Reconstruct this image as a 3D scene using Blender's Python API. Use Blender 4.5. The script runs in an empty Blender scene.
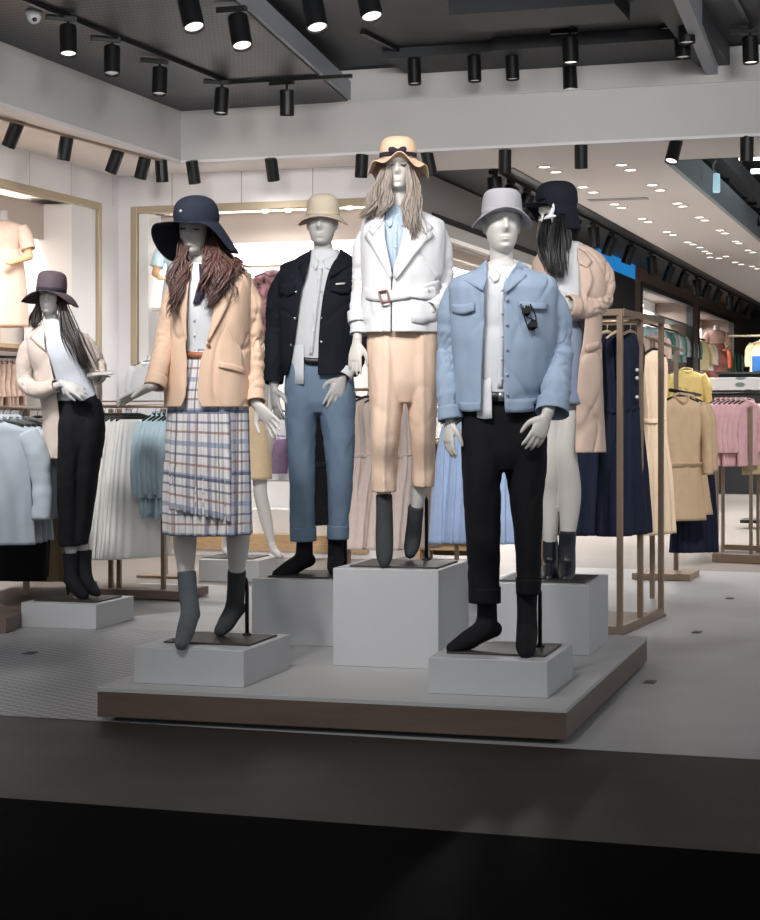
import bpy, math, random
import numpy as np
from mathutils import Vector, Matrix, noise

SC = bpy.context.scene
COL = SC.collection
F = 1800.0; H = 1.3; CX = 380.0; CY = 415.0      # focal length in pixels, eye height, vanishing point of the view axis
random.seed(7)
V = Vector
def at(px, py, Y): return V(((px - CX) / F * Y, Y, H - (py - CY) / F * Y))
def on_z(px, py, z=0.0): return at(px, py, F * (H - z) / (py - CY))

# ---------------------------------------------------------------- materials
def lin(c):
    out = []
    for v in c[:3]:
        v = v / 255.0
        out.append(v / 12.92 if v <= 0.04045 else ((v + 0.055) / 1.055) ** 2.4)
    return tuple(out) + (1.0,)
MATS = {}
def mat(name, col, rough=0.6, metal=0.0, var=0.0, vscale=8.0, bump=0.0, bscale=60.0, spec=0.5, sheen=0.0, stretch=None, emit=None, estr=0.0):
    if name in MATS: return MATS[name]
    m = bpy.data.materials.new(name); m.use_nodes = True
    nt = m.node_tree; N = nt.nodes; L = nt.links
    b = N['Principled BSDF']
    b.inputs['Base Color'].default_value = lin(col)
    b.inputs['Roughness'].default_value = rough
    b.inputs['Metallic'].default_value = metal
    b.inputs['Specular IOR Level'].default_value = spec
    if sheen: b.inputs['Sheen Weight'].default_value = sheen
    if emit:
        b.inputs['Emission Color'].default_value = lin(emit); b.inputs['Emission Strength'].default_value = estr
    tc = None
    if var or bump:
        tc = N.new('ShaderNodeTexCoord'); mp = N.new('ShaderNodeMapping')
        L.new(tc.outputs['Object'], mp.inputs['Vector'])
        if stretch: mp.inputs['Scale'].default_value = stretch
    if var:
        n = N.new('ShaderNodeTexNoise'); n.inputs['Scale'].default_value = vscale; n.inputs['Detail'].default_value = 4
        L.new(mp.outputs[0], n.inputs['Vector'])
        r = N.new('ShaderNodeValToRGB')
        c = lin(col)
        r.color_ramp.elements[0].position = 0.3; r.color_ramp.elements[1].position = 0.7
        r.color_ramp.elements[0].color = tuple(v * (1 - var) for v in c[:3]) + (1,)
        r.color_ramp.elements[1].color = tuple(min(1, v * (1 + var)) for v in c[:3]) + (1,)
        L.new(n.outputs['Fac'], r.inputs['Fac']); L.new(r.outputs['Color'], b.inputs['Base Color'])
    if bump:
        n2 = N.new('ShaderNodeTexNoise'); n2.inputs['Scale'].default_value = bscale; n2.inputs['Detail'].default_value = 3
        L.new(mp.outputs[0], n2.inputs['Vector'])
        bp = N.new('ShaderNodeBump'); bp.inputs['Strength'].default_value = bump; bp.inputs['Distance'].default_value = 0.004
        L.new(n2.outputs['Fac'], bp.inputs['Height']); L.new(bp.outputs['Normal'], b.inputs['Normal'])
    MATS[name] = m
    return m
def glow(name, col, s):
    return mat(name, col, emit=col, estr=s)

# ---------------------------------------------------------------- mesh builder
def pchip(t, P, n):
    t = np.asarray(t, float); P = np.asarray(P, float)
    if P.ndim == 1: P = P[:, None]
    K = len(t)
    q = np.linspace(t[0], t[-1], n)
    if K == 2:
        w = (q - t[0]) / (t[1] - t[0]); return q, P[0] + w[:, None] * (P[1] - P[0])
    h = np.diff(t)[:, None]; d = np.diff(P, axis=0) / h
    m = np.zeros_like(P); m[0] = d[0]; m[-1] = d[-1]
    for i in range(1, K - 1):
        s = d[i - 1] * d[i] > 0
        w1 = 2 * h[i] + h[i - 1]; w2 = h[i] + 2 * h[i - 1]
        with np.errstate(divide='ignore', invalid='ignore'):
            v = (w1 + w2) / (w1 / d[i - 1] + w2 / d[i])
        m[i] = np.where(s, v, 0)
    k = np.clip(np.searchsorted(t, q, side='right') - 1, 0, K - 2)
    hh = h[k]; x = ((q - t[k]) / (t[k + 1] - t[k]))[:, None]
    a = (1 + 2 * x) * (1 - x) ** 2; b = x * (1 - x) ** 2; c = x * x * (3 - 2 * x); e = x * x * (x - 1)
    return q, a * P[k] + b * hh * m[k] + c * P[k + 1] + e * hh * m[k + 1]
def chord(P):
    P = np.asarray(P, float); d = np.linalg.norm(np.diff(P, axis=0), axis=1)
    return np.concatenate([[0], np.cumsum(np.maximum(d, 1e-6))])
def crom(P, n):                                     # smooth curve through points (centripetal style hermite)
    P = np.asarray(P, float); t = chord(P); K = len(t)
    if K == 2: return P[0] + np.linspace(0, 1, n)[:, None] * (P[1] - P[0])
    m = np.zeros_like(P); d = np.diff(P, axis=0) / np.diff(t)[:, None]
    m[0] = d[0]; m[-1] = d[-1]; m[1:-1] = 0.5 * (d[:-1] + d[1:])
    q = np.linspace(0, t[-1], n); k = np.clip(np.searchsorted(t, q, side='right') - 1, 0, K - 2)
    hh = (t[k + 1] - t[k])[:, None]; x = ((q - t[k]) / (t[k + 1] - t[k]))[:, None]
    return (1 + 2 * x) * (1 - x) ** 2 * P[k] + x * (1 - x) ** 2 * hh * m[k] + x * x * (3 - 2 * x) * P[k + 1] + x * x * (x - 1) * hh * m[k + 1]

class MB:
    def __init__(s): s.v = []; s.f = []; s.uv = {}
    def add(s, vs, fs, uvs=None):
        o = len(s.v); s.v += [V(p) for p in vs]
        for i, f in enumerate(fs):
            s.f.append(tuple(o + k for k in f))
            if uvs is not None: s.uv[len(s.f) - 1] = uvs[i]
        return s
    def box(s, c, size, rz=0.0, M=None):
        M = M or Matrix.Rotation(rz, 3, 'Z'); c = V(c); hx, hy, hz = size[0] / 2, size[1] / 2, size[2] / 2
        vs = [c + M @ V((x * hx, y * hy, z * hz)) for z in (-1, 1) for y in (-1, 1) for x in (-1, 1)]
        return s.add(vs, [(0, 2, 3, 1), (4, 5, 7, 6), (0, 1, 5, 4), (2, 6, 7, 3), (0, 4, 6, 2), (1, 3, 7, 5)])
    def bar(s, a, b, w, h=None, up=(0, 0, 1)):
        a = V(a); b = V(b); h = h or w; d = (b - a); L = d.length; d.normalize(); up = V(up)
        if abs(d.dot(up)) > 0.95: up = V((0, 1, 0)) if abs(d.y) < 0.9 else V((1, 0, 0))
        x = d.cross(up).normalized(); u = x.cross(d)
        M = Matrix((x, d, u)).transposed()
        return s.box((a + b) / 2, (w, L, h), M=M)
    def quad(s, a, b, c, d): return s.add([a, b, c, d], [(0, 1, 2, 3)])
    def prism(s, poly, z0, z1):
        n = len(poly); vs = [V((p[0], p[1], z0)) for p in poly] + [V((p[0], p[1], z1)) for p in poly]
        fs = [tuple(range(n - 1, -1, -1)), tuple(range(n, 2 * n))] + [(i, (i + 1) % n, n + (i + 1) % n, n + i) for i in range(n)]
        return s.add(vs, fs)
    def grid(s, R, closed=True, cap0=False, cap1=False, uv=None):
        n = len(R); m = len(R[0]); vs = [p for r in R for p in r]; fs = []; uvs = [] if uv is not None else None
        for i in range(n - 1):
            for j in range(m if closed else m - 1):
                k = (j + 1) % m; fs.append((i * m + j, i * m + k, (i + 1) * m + k, (i + 1) * m + j))
                if uv is not None:
                    k2 = j + 1
                    uvs.append([uv(i, j), uv(i, k2), uv(i + 1, k2), uv(i + 1, j)])
        if cap0:
            fs.append(tuple(range(m - 1, -1, -1)))
            if uvs is not None: uvs.append([(0, 0)] * m)
        if cap1:
            fs.append(tuple((n - 1) * m + j for j in range(m)))
            if uvs is not None: uvs.append([(0, 0)] * m)
        return s.add(vs, fs, uvs)
    def tube(s, pts, rad, n=None, seg=12, xdir=None, cap=True, disp=None, smooth=True):
        pts = [V(p) for p in pts]; n = n or max(2, 6 * (len(pts) - 1) + 1)
        rad = [(r, r) if not isinstance(r, (tuple, list)) else r for r in rad]
        if smooth and len(pts) > 2:
            C = crom([tuple(p) for p in pts], n); _, Rr = pchip(chord([tuple(p) for p in pts]), rad, n)
        elif len(pts) == 2:
            w = np.linspace(0, 1, n)[:, None]; C = np.array(pts[0]) + w * (np.array(pts[1]) - np.array(pts[0]))
            Rr = np.array(rad[0]) + w * (np.array(rad[1]) - np.array(rad[0]))
        else:
            C = np.array([tuple(p) for p in pts]); Rr = np.array(rad)
        n = len(C); rings = []; prev = V(xdir).normalized() if xdir is not None else None
        for i in range(n):
            d = V(C[min(i + 1, n - 1)]) - V(C[max(i - 1, 0)]); d.normalize()
            if prev is None:
                prev = V((1, 0, 0)) if abs(d.x) < 0.9 else V((0, 1, 0))
            x = (prev - d * prev.dot(d)).normalized()
            if xdir is None: prev = x
            y = d.cross(x); ring = []
            for j in range(seg):
                a = 2 * math.pi * j / seg; ca, sa = math.cos(a), math.sin(a)
                k = 1.0
                if disp: k = 1.0 + disp(i / (n - 1), a)
                ring.append(V(C[i]) + (x * (Rr[i][0] * ca) + y * (Rr[i][1] * sa)) * k)
            rings.append(ring)
        return s.grid(rings, True, cap, cap)
    def ball(s, c, r, seg=16, rings=10, M=None):
        r = (r, r, r) if not isinstance(r, (tuple, list)) else r; M = M or Matrix.Identity(3); c = V(c); R = []
        for i in range(rings + 1):
            t = math.pi * (0.02 + 0.96 * i / rings)
            R.append([c + M @ V((r[0] * math.sin(t) * math.cos(2 * math.pi * j / seg), r[1] * math.sin(t) * math.sin(2 * math.pi * j / seg), -r[2] * math.cos(t))) for j in range(seg)])
        return s.grid(R, True, True, True)
    def lathe(s, prof, c, M=None, seg=24, cap0=True, cap1=True):
        M = M or Matrix.Identity(3); c = V(c)
        R = [[c + M @ V((r * math.cos(2 * math.pi * j / seg), r * math.sin(2 * math.pi * j / seg), z)) for j in range(seg)] for r, z in prof]
        return s.grid(R, True, cap0, cap1)
    def mesh(s, name, org=V((0, 0, 0))):
        me = bpy.data.meshes.new(name); me.from_pydata([tuple(p - org) for p in s.v], [], s.f)
        if s.uv:
            ul = me.uv_layers.new(name='UVMap')
            for p in me.polygons:
                if p.index in s.uv:
                    for li, u in zip(p.loop_indices, s.uv[p.index]): ul.data[li].uv = u
        return me
    def build(s, name, m, parent=None, smooth=False, bevel=0.0, solid=0.0, offset=0.0, sub=0, voxel=0.0, relax=0, label=None, auto=None):
        org = parent_org(parent)
        me = s.mesh(name, org); o = bpy.data.objects.new(name, me); COL.objects.link(o)
        if voxel:
            rm = o.modifiers.new('r', 'REMESH'); rm.mode = 'VOXEL'; rm.voxel_size = voxel
            if relax:
                sm = o.modifiers.new('s', 'SMOOTH'); sm.iterations = relax; sm.factor = 0.5
            dg = bpy.context.evaluated_depsgraph_get(); dg.update()
            me2 = bpy.data.meshes.new_from_object(o.evaluated_get(dg)); o.modifiers.clear(); o.data = me2
            bpy.data.meshes.remove(me); me = me2; me.name = name; smooth = True
        me.materials.clear(); me.materials.append(m)
        if smooth: me.polygons.foreach_set('use_smooth', [True] * len(me.polygons))
        if solid:
            md = o.modifiers.new('thickness', 'SOLIDIFY'); md.thickness = solid; md.offset = offset
        if bevel:
            md = o.modifiers.new('edge', 'BEVEL'); md.width = bevel; md.segments = 2; md.limit_method = 'ANGLE'; md.angle_limit = 0.7
        if sub:
            md = o.modifiers.new('sub', 'SUBSURF'); md.levels = sub; md.render_levels = sub
        if parent: o.parent = parent
        if label: o['label'] = label
        me.update()
        return o
def parent_org(p):
    o = V((0, 0, 0))
    while p is not None: o = o + p.location; p = p.parent
    return o
def root(name, loc, label, cat, group=None):
    o = bpy.data.objects.new(name, None); o.location = loc; o.empty_display_size = 0.1; COL.objects.link(o)
    o['label'] = label; o['category'] = cat
    if group: o['group'] = group
    return o
def tag(o, label, cat, group=None):
    o['label'] = label; o['category'] = cat
    if group: o['group'] = group
    return o
def struct(o):
    o['kind'] = 'structure'; return o
def anchored(o, p):                     # moves a world-built mesh's origin to p
    p = V(p); o.data.transform(Matrix.Translation(-p)); o.location = p; return o

# ---------------------------------------------------------------- store frame: r to the right along the back wall, s into the depth
TH = math.radians(18.0)
D1 = V((math.sin(TH), math.cos(TH), 0)); D2 = V((math.cos(TH), -math.sin(TH), 0))
O0 = V((-2.47, 17.0, 0))
def W(r, s, z=0.0): p = O0 + D2 * r + D1 * s; return V((p.x, p.y, z))
RZ = -TH                                 # rotation about z that turns x into D2 and y into D1
def wbox(mb, r0, r1, s0, s1, z0, z1):
    return mb.box(W((r0 + r1) / 2, (s0 + s1) / 2, (z0 + z1) / 2), (abs(r1 - r0), abs(s1 - s0), abs(z1 - z0)), RZ)
# ================================================================ camera
cam = bpy.data.cameras.new('camera'); co = bpy.data.objects.new('camera', cam); COL.objects.link(co)
cam.sensor_fit = 'HORIZONTAL'; cam.sensor_width = 36; cam.lens = F * 36 / 760
cam.shift_y = -(460 - CY) / 760; cam.clip_end = 200
co.location = (0, 0, H); co.rotation_euler = (math.radians(90), 0, 0)
SC.camera = co

# ================================================================ materials of the shell
M_wall = mat('white_wall_paint', (220, 217, 218), 0.6, var=0.015, vscale=2)
M_panel = mat('white_niche_panel', (224, 222, 220), 0.5)
M_ceil = mat('ceiling_paint', (222, 216, 213), 0.7)
M_soffit = mat('soffit_paint', (190, 187, 185), 0.7, var=0.02, vscale=1.5)
M_taupe = mat('taupe_board', (190, 176, 165), 0.6)
M_gold = mat('champagne_metal', (176, 162, 138), 0.42, 0.55)
M_bronze = mat('bronze_metal', (150, 130, 112), 0.38, 0.7)
M_black = mat('black_metal', (16, 17, 19), 0.4, 0.3)
M_dark = mat('dark_charcoal', (38, 40, 44), 0.6)
M_white = mat('white_lacquer', (184, 185, 187), 0.45, var=0.01)
M_brown = mat('brown_wall', (108, 92, 84), 0.6, var=0.05, vscale=1.0)
M_navyw = mat('navy_wall', (14, 22, 38), 0.5)
M_greyfascia = mat('grey_fascia', (150, 146, 146), 0.6)

def mesh_ceiling_mat():
    m = bpy.data.materials.new('expanded_mesh_ceiling'); m.use_nodes = True; N = m.node_tree.nodes; L = m.node_tree.links
    b = N['Principled BSDF']; b.inputs['Roughness'].default_value = 0.5
    tc = N.new('ShaderNodeTexCoord'); mp = N.new('ShaderNodeMapping'); mp.inputs['Rotation'].default_value = (0, 0, 0.35)
    L.new(tc.outputs['Object'], mp.inputs['Vector'])
    w1 = N.new('ShaderNodeTexWave'); w1.inputs['Scale'].default_value = 9.0; w1.inputs['Distortion'].default_value = 0.0
    w2 = N.new('ShaderNodeTexWave'); w2.bands_direction = 'Y'; w2.inputs['Scale'].default_value = 4.0
    L.new(mp.outputs[0], w1.inputs['Vector']); L.new(mp.outputs[0], w2.inputs['Vector'])
    mx = N.new('ShaderNodeMath'); mx.operation = 'MULTIPLY'; L.new(w1.outputs['Fac'], mx.inputs[0]); L.new(w2.outputs['Fac'], mx.inputs[1])
    r = N.new('ShaderNodeValToRGB'); r.color_ramp.elements[0].color = lin((26, 29, 34)); r.color_ramp.elements[1].color = lin((80, 86, 95))
    L.new(mx.outputs[0], r.inputs['Fac']); L.new(r.outputs['Color'], b.inputs['Base Color'])
    return m
M_mesh = mesh_ceiling_mat()

def floor_tile_mat(name, c0, c1, dots):
    m = bpy.data.materials.new(name); m.use_nodes = True; N = m.node_tree.nodes; L = m.node_tree.links
    b = N['Principled BSDF']; b.inputs['Roughness'].default_value = 0.42
    tc = N.new('ShaderNodeTexCoord'); mp = N.new('ShaderNodeMapping'); mp.inputs['Rotation'].default_value = (0, 0, TH + 0.5)
    L.new(tc.outputs['Object'], mp.inputs['Vector'])
    if dots:
        v = N.new('ShaderNodeTexVoronoi'); v.inputs['Scale'].default_value = 17.0; v.inputs['Randomness'].default_value = 0.0
        L.new(mp.outputs[0], v.inputs['Vector'])
        r = N.new('ShaderNodeValToRGB'); r.color_ramp.elements[0].position = 0.36; r.color_ramp.elements[1].position = 0.46
        r.color_ramp.elements[0].color = lin(c0); r.color_ramp.elements[1].color = lin(c1)
        L.new(v.outputs['Distance'], r.inputs['Fac'])
    else:
        v = N.new('ShaderNodeTexNoise'); v.inputs['Scale'].default_value = 3.0; v.inputs['Detail'].default_value = 5
        L.new(mp.outputs[0], v.inputs['Vector'])
        r = N.new('ShaderNodeValToRGB'); r.color_ramp.elements[0].position = 0.3; r.color_ramp.elements[1].position = 0.7
        r.color_ramp.elements[0].color = lin(c0); r.color_ramp.elements[1].color = lin(c1)
        L.new(v.outputs['Fac'], r.inputs['Fac'])
    L.new(r.outputs['Color'], b.inputs['Base Color'])
    return m
M_mosaic = floor_tile_mat('penny_mosaic', (172, 171, 172), (128, 127, 129), True)
M_tile = floor_tile_mat('pale_floor_tile', (163, 162, 163), (170, 169, 169), False)
M_storefloor = mat('beige_grey_floor', (124, 116, 109), 0.5, var=0.1, vscale=0.8)
M_marble = mat('grey_brown_marble', (54, 51, 47), 0.5, var=0.22, vscale=1.6, stretch=(1, 2.2, 1), spec=.2)
M_granite = mat('dark_fade_granite', (5, 5, 6), 0.5, var=0.3, vscale=2.5, spec=.002)  # dark granite; the fade to black at the frame bottom is in its colour

# ================================================================ floor
def floor_poly(px_list, z, m, name='floor'):
    mb = MB(); pts = [on_z(*p) if not isinstance(p, Vector) else p for p in px_list]
    mb.add([V((p.x, p.y, z)) for p in pts], [tuple(range(len(pts)))])
    o = mb.build(name, m); struct(o); return o
# base floor of the shop
mb = MB(); mb.add([W(-1.0, 0.6 - 12, 0), W(9.3, 0.6 - 12, 0), W(9.3, 28.5, 0), W(-1, 28.5, 0)], [(0, 1, 2, 3)])
struct(mb.build('floor', M_storefloor))
def sline(px, py): p = on_z(px, py); d = p - O0; return d.dot(D2), d.dot(D1)
s_front_l = sline(0, 720)[1]; s_front = sline(380, 738)[1]; s_mid = sline(380, 826)[1]
r_c, s_c = sline(141, 583)
s_right = sline(700, 571)[1]
# pale tile zone: left tongue up to the beige floor, right zone deeper
r_split = sline(460, 590)[0]
mb = MB(); P = [W(r_c, s_front, .002), W(9.2, s_front, .002), W(9.2, s_right, .002), W(r_split, s_right, .002), W(r_split, s_c, .002), W(r_c, s_c, .002)]
mb.add(P, [tuple(range(6))]); struct(mb.build('floor', M_tile))
r_m1, s_m1 = sline(190, 632)
mb = MB(); P = [W(-.9, s_front, .003), W(r_m1 + 1.2, s_front, .003), W(r_m1 + 1.2, s_m1, .003), W(r_c, s_m1, .003), W(r_c, s_m1 + .25, .003), W(-.9, s_m1 + .25, .003)]
mb.add(P, [tuple(range(6))]); struct(mb.build('floor', M_mosaic))
# mall corridor: marble band and granite, its colour also holding the dark bottom fade
mb = MB(); mb.add([W(-8, s_mid, .001), W(12, s_mid, .001), W(12, s_front, .001), W(-8, s_front, .001)], [(0, 1, 2, 3)]); struct(mb.build('floor', M_marble))
mb = MB(); mb.add([W(-8, s_mid - 9, .001), W(12, s_mid - 9, .001), W(12, s_mid, .001), W(-8, s_mid, .001)], [(0, 1, 2, 3)]); struct(mb.build('floor', M_granite))
M_plate0 = mat('grey_socket_metal', (88, 86, 86), .5, .2)
# floor sockets
for i, (px, py, lb) in enumerate([(30, 654, 'small metal floor socket cover in the mosaic left of the platform'), (187, 615, 'small metal floor socket cover behind the plaid skirt plinth'), (650, 683, 'small metal floor socket cover just right of the platform corner'), (730, 599, 'small metal floor socket cover far right on pale tile'), (697, 633, 'small metal floor socket cover between bronze rack and frame edge')]):
    p = on_z(px, py)
    mb = MB(); mb.box((p.x, p.y, .0055), (.055, .09, .005), RZ); mb.box((p.x, p.y, .0095), (.03, .06, .003), RZ)
    o = anchored(mb.build('floor_socket', M_bronze, bevel=.001), (p.x, p.y, .003)); o.data.materials[0] = M_plate0; tag(o, lb, 'floor socket', 'floor socket covers')

# ================================================================ walls with framed niches
ZC = 3.55; ZN = 3.26
def niche_wall(name, axis, c, u0, u1, niches, depth, sgn, m, ztop, M_back=M_panel):
    """axis 'r': wall runs along r at s=c (recess towards +s*sgn); axis 's': runs along s at r=c."""
    def bx(mb, ua, ub, d0, d1, z0, z1):
        if axis == 'r': wbox(mb, ua, ub, c + sgn * d0, c + sgn * d1, z0, z1)
        else: wbox(mb, c + sgn * d0, c + sgn * d1, ua, ub, z0, z1)
    mb = MB(); u = u0
    for (a, b, z0, z1) in niches:
        if a > u: bx(mb, u, a, 0, depth, 0, ztop)
        bx(mb, a, b, 0, depth, z1, ztop)
        if z0 > 0: bx(mb, a, b, 0, depth, 0, z0)
        u = b
    if u < u1: bx(mb, u, u1, 0, depth, 0, ztop)
    struct(mb.build('wall_' + name, m))
    mb = MB(); bx(mb, u0, u1, depth, depth + .06, 0, ztop); struct(mb.build('wall_' + name, M_back))
    return bx
# left wall (s from -7 to 0 at r = 0), recess towards -r
bxL = niche_wall('left', 's', 0.0, -7.0, 0.0, [(-4.2, -0.36, 0.12, ZN)], .55, -1, M_wall, ZC)
bxB = niche_wall('back', 'r', 0.0, 0.0, 2.7, [(0.13, 2.55, 0.12, ZN)], .55, 1, M_wall, ZC)
TR = [0]
def trim(mb, m, bevel=0.0):
    TR[0] += 1; o = mb.build('trim_%d' % TR[0], m, bevel=bevel); return struct(o)
# champagne frames
def frame(bx, a, b, z0, z1, w=.065, d=.07):
    mb = MB(); bx(mb, a, a + w, -.012, d, z0, z1); bx(mb, b - w, b, -.012, d, z0, z1); bx(mb, a + w, b - w, -.012, d, z1 - w, z1); trim(mb, M_gold, .003)
frame(bxL, -4.2, -.36, .12, ZN); frame(bxB, .13, 2.55, .12, ZN)
# taupe valances hung inside the niches, wood base strip
mb = MB(); bxL(mb, -4.13, -.9, .30, .36, 2.88, ZN - .06); trim(mb, M_taupe)
mb = MB(); bxB(mb, .30, 2.49, .30, .36, 2.92, ZN - .06); trim(mb, M_taupe)
mb = MB(); bxL(mb, -.9, -.43, .02, .5, .12, ZN - .06); bxB(mb, .20, .30, .02, .5, .12, ZN - .06); trim(mb, M_panel)
M_wood = mat('light_oak', (178, 148, 112), 0.5, var=0.12, vscale=4, stretch=(1, 12, 12))
mb = MB(); bxB(mb, .3, 2.49, .02, .5, .12, .2); bxB(mb, .2, 2.49, -.02, .02, .05, .12); trim(mb, M_wood)
mb = MB(); bxB(mb, .3, 2.49, .2, .5, .2, .42); trim(mb, M_panel)
# seams on the walls above the frames
M_seam = mat('panel_seam', (140, 136, 136), .7)
mb = MB()
for u in (.55, 1.25, 1.95): bxB(mb, u, u + .006, -.001, .002, ZN, ZC)
for u in (-.12, -.95, -1.7): bxL(mb, u, u + .006, -.001, .002, ZN, ZC)
for u in (.98, 1.75): bxB(mb, u, u + .008, .547, .551, .42, 2.92)
bxL(mb, -1.25, -1.242, .547, .551, .12, 2.88)
trim(mb, M_seam)
# aisle wall running into depth at r = 2.7, faces +r
ZW = 3.62
bxA = niche_wall('aisle', 's', 2.7, 0.56, 9.6, [(1.3, 8.6, 0.12, 3.2)], .55, -1, M_greyfascia, ZW)
mb = MB(); bxA(mb, 1.3, 8.6, -.012, .07, 3.2, 3.26); trim(mb, M_dark)  # shadow line of the gold frame, put in as a dark strip
mb = MB(); bxA(mb, 1.3, 8.6, .0, .12, 3.08, 3.2); trim(mb, M_panel)
mb = MB(); bxA(mb, 1.36, 8.54, .30, .36, 2.98, 3.08); trim(mb, M_taupe)
mb = MB(); wbox(mb, 2.1, 2.7, 9.6, 12.6, 0, 3.42); struct(mb.build('wall_aisle', M_navyw))
M_blue = mat('blue_wall_glow', (40, 130, 200), .4, emit=(30, 130, 205), estr=.7)  # blue light on the wall top, put into its colour and emission
mb = MB(); wbox(mb, 2.12, 2.70, 9.6, 12.6, 3.42, 3.64); struct(mb.build('wall_aisle', M_blue))
bxD = niche_wall('deep', 's', 2.7, 12.6, 28, [(13.1, 18.8, 0.12, 3.42), (19.6, 25.2, .12, 3.42)], .7, -1, M_brown, 3.9)
for a, b in ((13.1, 18.8), (19.6, 25.2)):
    mb = MB(); bxD(mb, a, a + .1, -.02, .1, .12, 3.42); bxD(mb, b - .1, b, -.02, .1, .12, 3.42); bxD(mb, a + .1, b - .1, -.02, .1, 3.34, 3.42); trim(mb, M_dark)
    mb = MB(); bxD(mb, a + .1, a + 3.2, .5, .58, 2.75, 3.3); trim(mb, M_taupe)
    mb = MB(); bxD(mb, a + .1, b - .1, .0, .62, 1.97, 2.03); trim(mb, M_black)
# far end and right side
mb = MB(); wbox(mb, 2.0, 9.3, 28.0, 28.3, 0, 4.6); struct(mb.build('wall_far', M_dark))
mb = MB(); wbox(mb, 9.2, 9.5, -.7, 28.3, 0, 4.6); struct(mb.build('wall_right', M_greyfascia))

# ================================================================ ceilings
S0 = -.735; RS = .975; ZV = 4.0; ZV2 = 4.17
mb = MB(); wbox(mb, -.7, RS - .22, -9, .66, ZC, ZC + .06); wbox(mb, RS - .22, 9.3, S0 + .22, .53, ZC, ZC + .06)
wbox(mb, 3.7, 5.06, .53, 28.3, ZC, ZC + .06)
struct(mb.build('ceiling', M_ceil))
# bulkheads around the dark void
mb = MB(); wbox(mb, RS - .16, RS, -9, S0, ZC, ZV + .1); trim(mb, M_soffit)
mb = MB(); wbox(mb, RS - .16, 9.3, S0, S0 + .16, ZC, ZV2 + .1); trim(mb, M_soffit)
mb = MB(); wbox(mb, RS - .2, RS + .004, -9, S0, ZC - .012, ZC + .012); wbox(mb, RS - .2, 9.3, S0 - .004, S0 + .2, ZC - .012, ZC + .012); trim(mb, M_wall)
rb = (at(355, 103, 16) - O0).dot(D2)
_a = at(356, 103, 15.9); _b = at(244, -8, 12.0); _e = _a + (_b - _a) * 3.2; _a2 = _a - (_b - _a) * .05
mb = MB(); mb.prism([W(RS - .1, S0 + .1), W(RS - .1, -12), (_e.x, _e.y), (_a2.x, _a2.y)], ZV, ZV + .05); struct(mb.build('ceiling', M_mesh))
M_darkceil = mat('dark_ceiling_panel', (38, 42, 47), 0.6, var=0.25, vscale=0.7)
mb = MB(); wbox(mb, 2.2, 9.3, -12, S0 + .1, ZV2 + .12, ZV2 + .17); struct(mb.build('ceiling', M_darkceil))
# ledge on the taller bulkhead
mb = MB(); wbox(mb, rb, 9.3, S0 - .02, S0, 3.985, 4.0); trim(mb, M_soffit)
# exposed dark ceilings behind
mb = MB(); wbox(mb, 2.0, 3.7, .53, 28.3, 3.64, 3.7); struct(mb.build('ceiling', M_dark))
M_expo = mat('exposed_ceiling', (48, 54, 58), .7, var=.3, vscale=1.2)
mb = MB(); wbox(mb, 3.0, 9.3, .5, 28.3, 4.62, 4.7); struct(mb.build('ceiling', M_expo))
M_bluegrey = mat('blue_grey_edge', (140, 150, 158), .6)
mb = MB(); wbox(mb, 5.06, 5.11, .53, 28.3, ZC, 3.84); trim(mb, M_bluegrey)
mb = MB(); wbox(mb, 5.11, 9.3, .50, .55, ZC, 4.62); trim(mb, M_dark)
# black edge strip of the track trough
mb = MB(); wbox(mb, 3.62, 3.7, .53, 28.3, ZC - .01, 3.64); trim(mb, M_black)
# grey duct in the exposed part
mb = MB(); wbox(mb, 4.86, 5.04, .6, 28, 4.15, 4.34); wbox(mb, 4.4, 4.46, .6, 28, 4.3, 4.36); trim(mb, mat('grey_duct', (118, 124, 128), .5))

# beams crossing the void
M_beam = mat('beam_steel_grey', (140, 145, 152), .5, .2)
a = at(356, 103, 15.9); b = at(244, -8, 12.0)
d = (b - a); b2 = a + d * 1.8; zz = a.z
mb = MB(); mb.bar((a.x, a.y, zz + .04), (b2.x, b2.y, zz + .04), .06, .16); trim(mb, M_beam)
a = at(718, 88, 15.2); b = at(682, -10, 12.0); b2 = a + (b - a) * 1.6
mb = MB(); mb.bar((a.x, a.y, a.z + .2), (b2.x, b2.y, a.z + .2), .10, .42); trim(mb, M_beam)
a = at(703, 80, 15.6)
mb = MB(); wbox(mb, 5.55, 5.8, -6, S0, 4.12, 4.42); trim(mb, M_dark)
for k, (px, py, Y, w, dd, h) in enumerate([(600, 62, 14.6, 1.5, 1.2, .10), (455, 60, 14.9, 1.0, .8, .08), (540, 20, 13, 1.2, .6, .12)]):
    p = at(px, py, Y); mb = MB(); mb.box((p.x, p.y, 4.285 - h / 2), (w, dd, h), RZ); trim(mb, M_dark)

# ================================================================ display platform and plinths
TP = math.radians(16.0); PZ = .148
PD1 = V((math.sin(TP), math.cos(TP), 0)); PD2 = V((math.cos(TP), -math.sin(TP), 0))
fr = V((.732, 7.07, 0))
M_top = mat('platform_top', (182, 181, 180), .5, var=.02, vscale=2)
M_fascia = mat('walnut_fascia', (98, 80, 70), .45, var=.12, vscale=3, stretch=(1, 1, 8))
plat = root('display_platform', fr - PD2 * 1.0 + PD1 * 1.2, 'low square display platform with pale top and brown wooden edge', 'platform')
c = fr - PD2 * 1.005 + PD1 * 1.2
mb = MB(); mb.box((c.x, c.y, .138), (2.01, 2.40, .02), -TP); mb.build('platform_top', M_top, plat, bevel=.002)
mb = MB(); mb.box((c.x, c.y, .0755), (2.006, 2.396, .105), -TP); mb.build('fascia', M_fascia, plat, bevel=.002)
mb = MB(); mb.box((c.x, c.y, .0125), (1.9, 2.28, .021), -TP); mb.build('recessed_base', M_black, plat)
PL = {}
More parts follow.
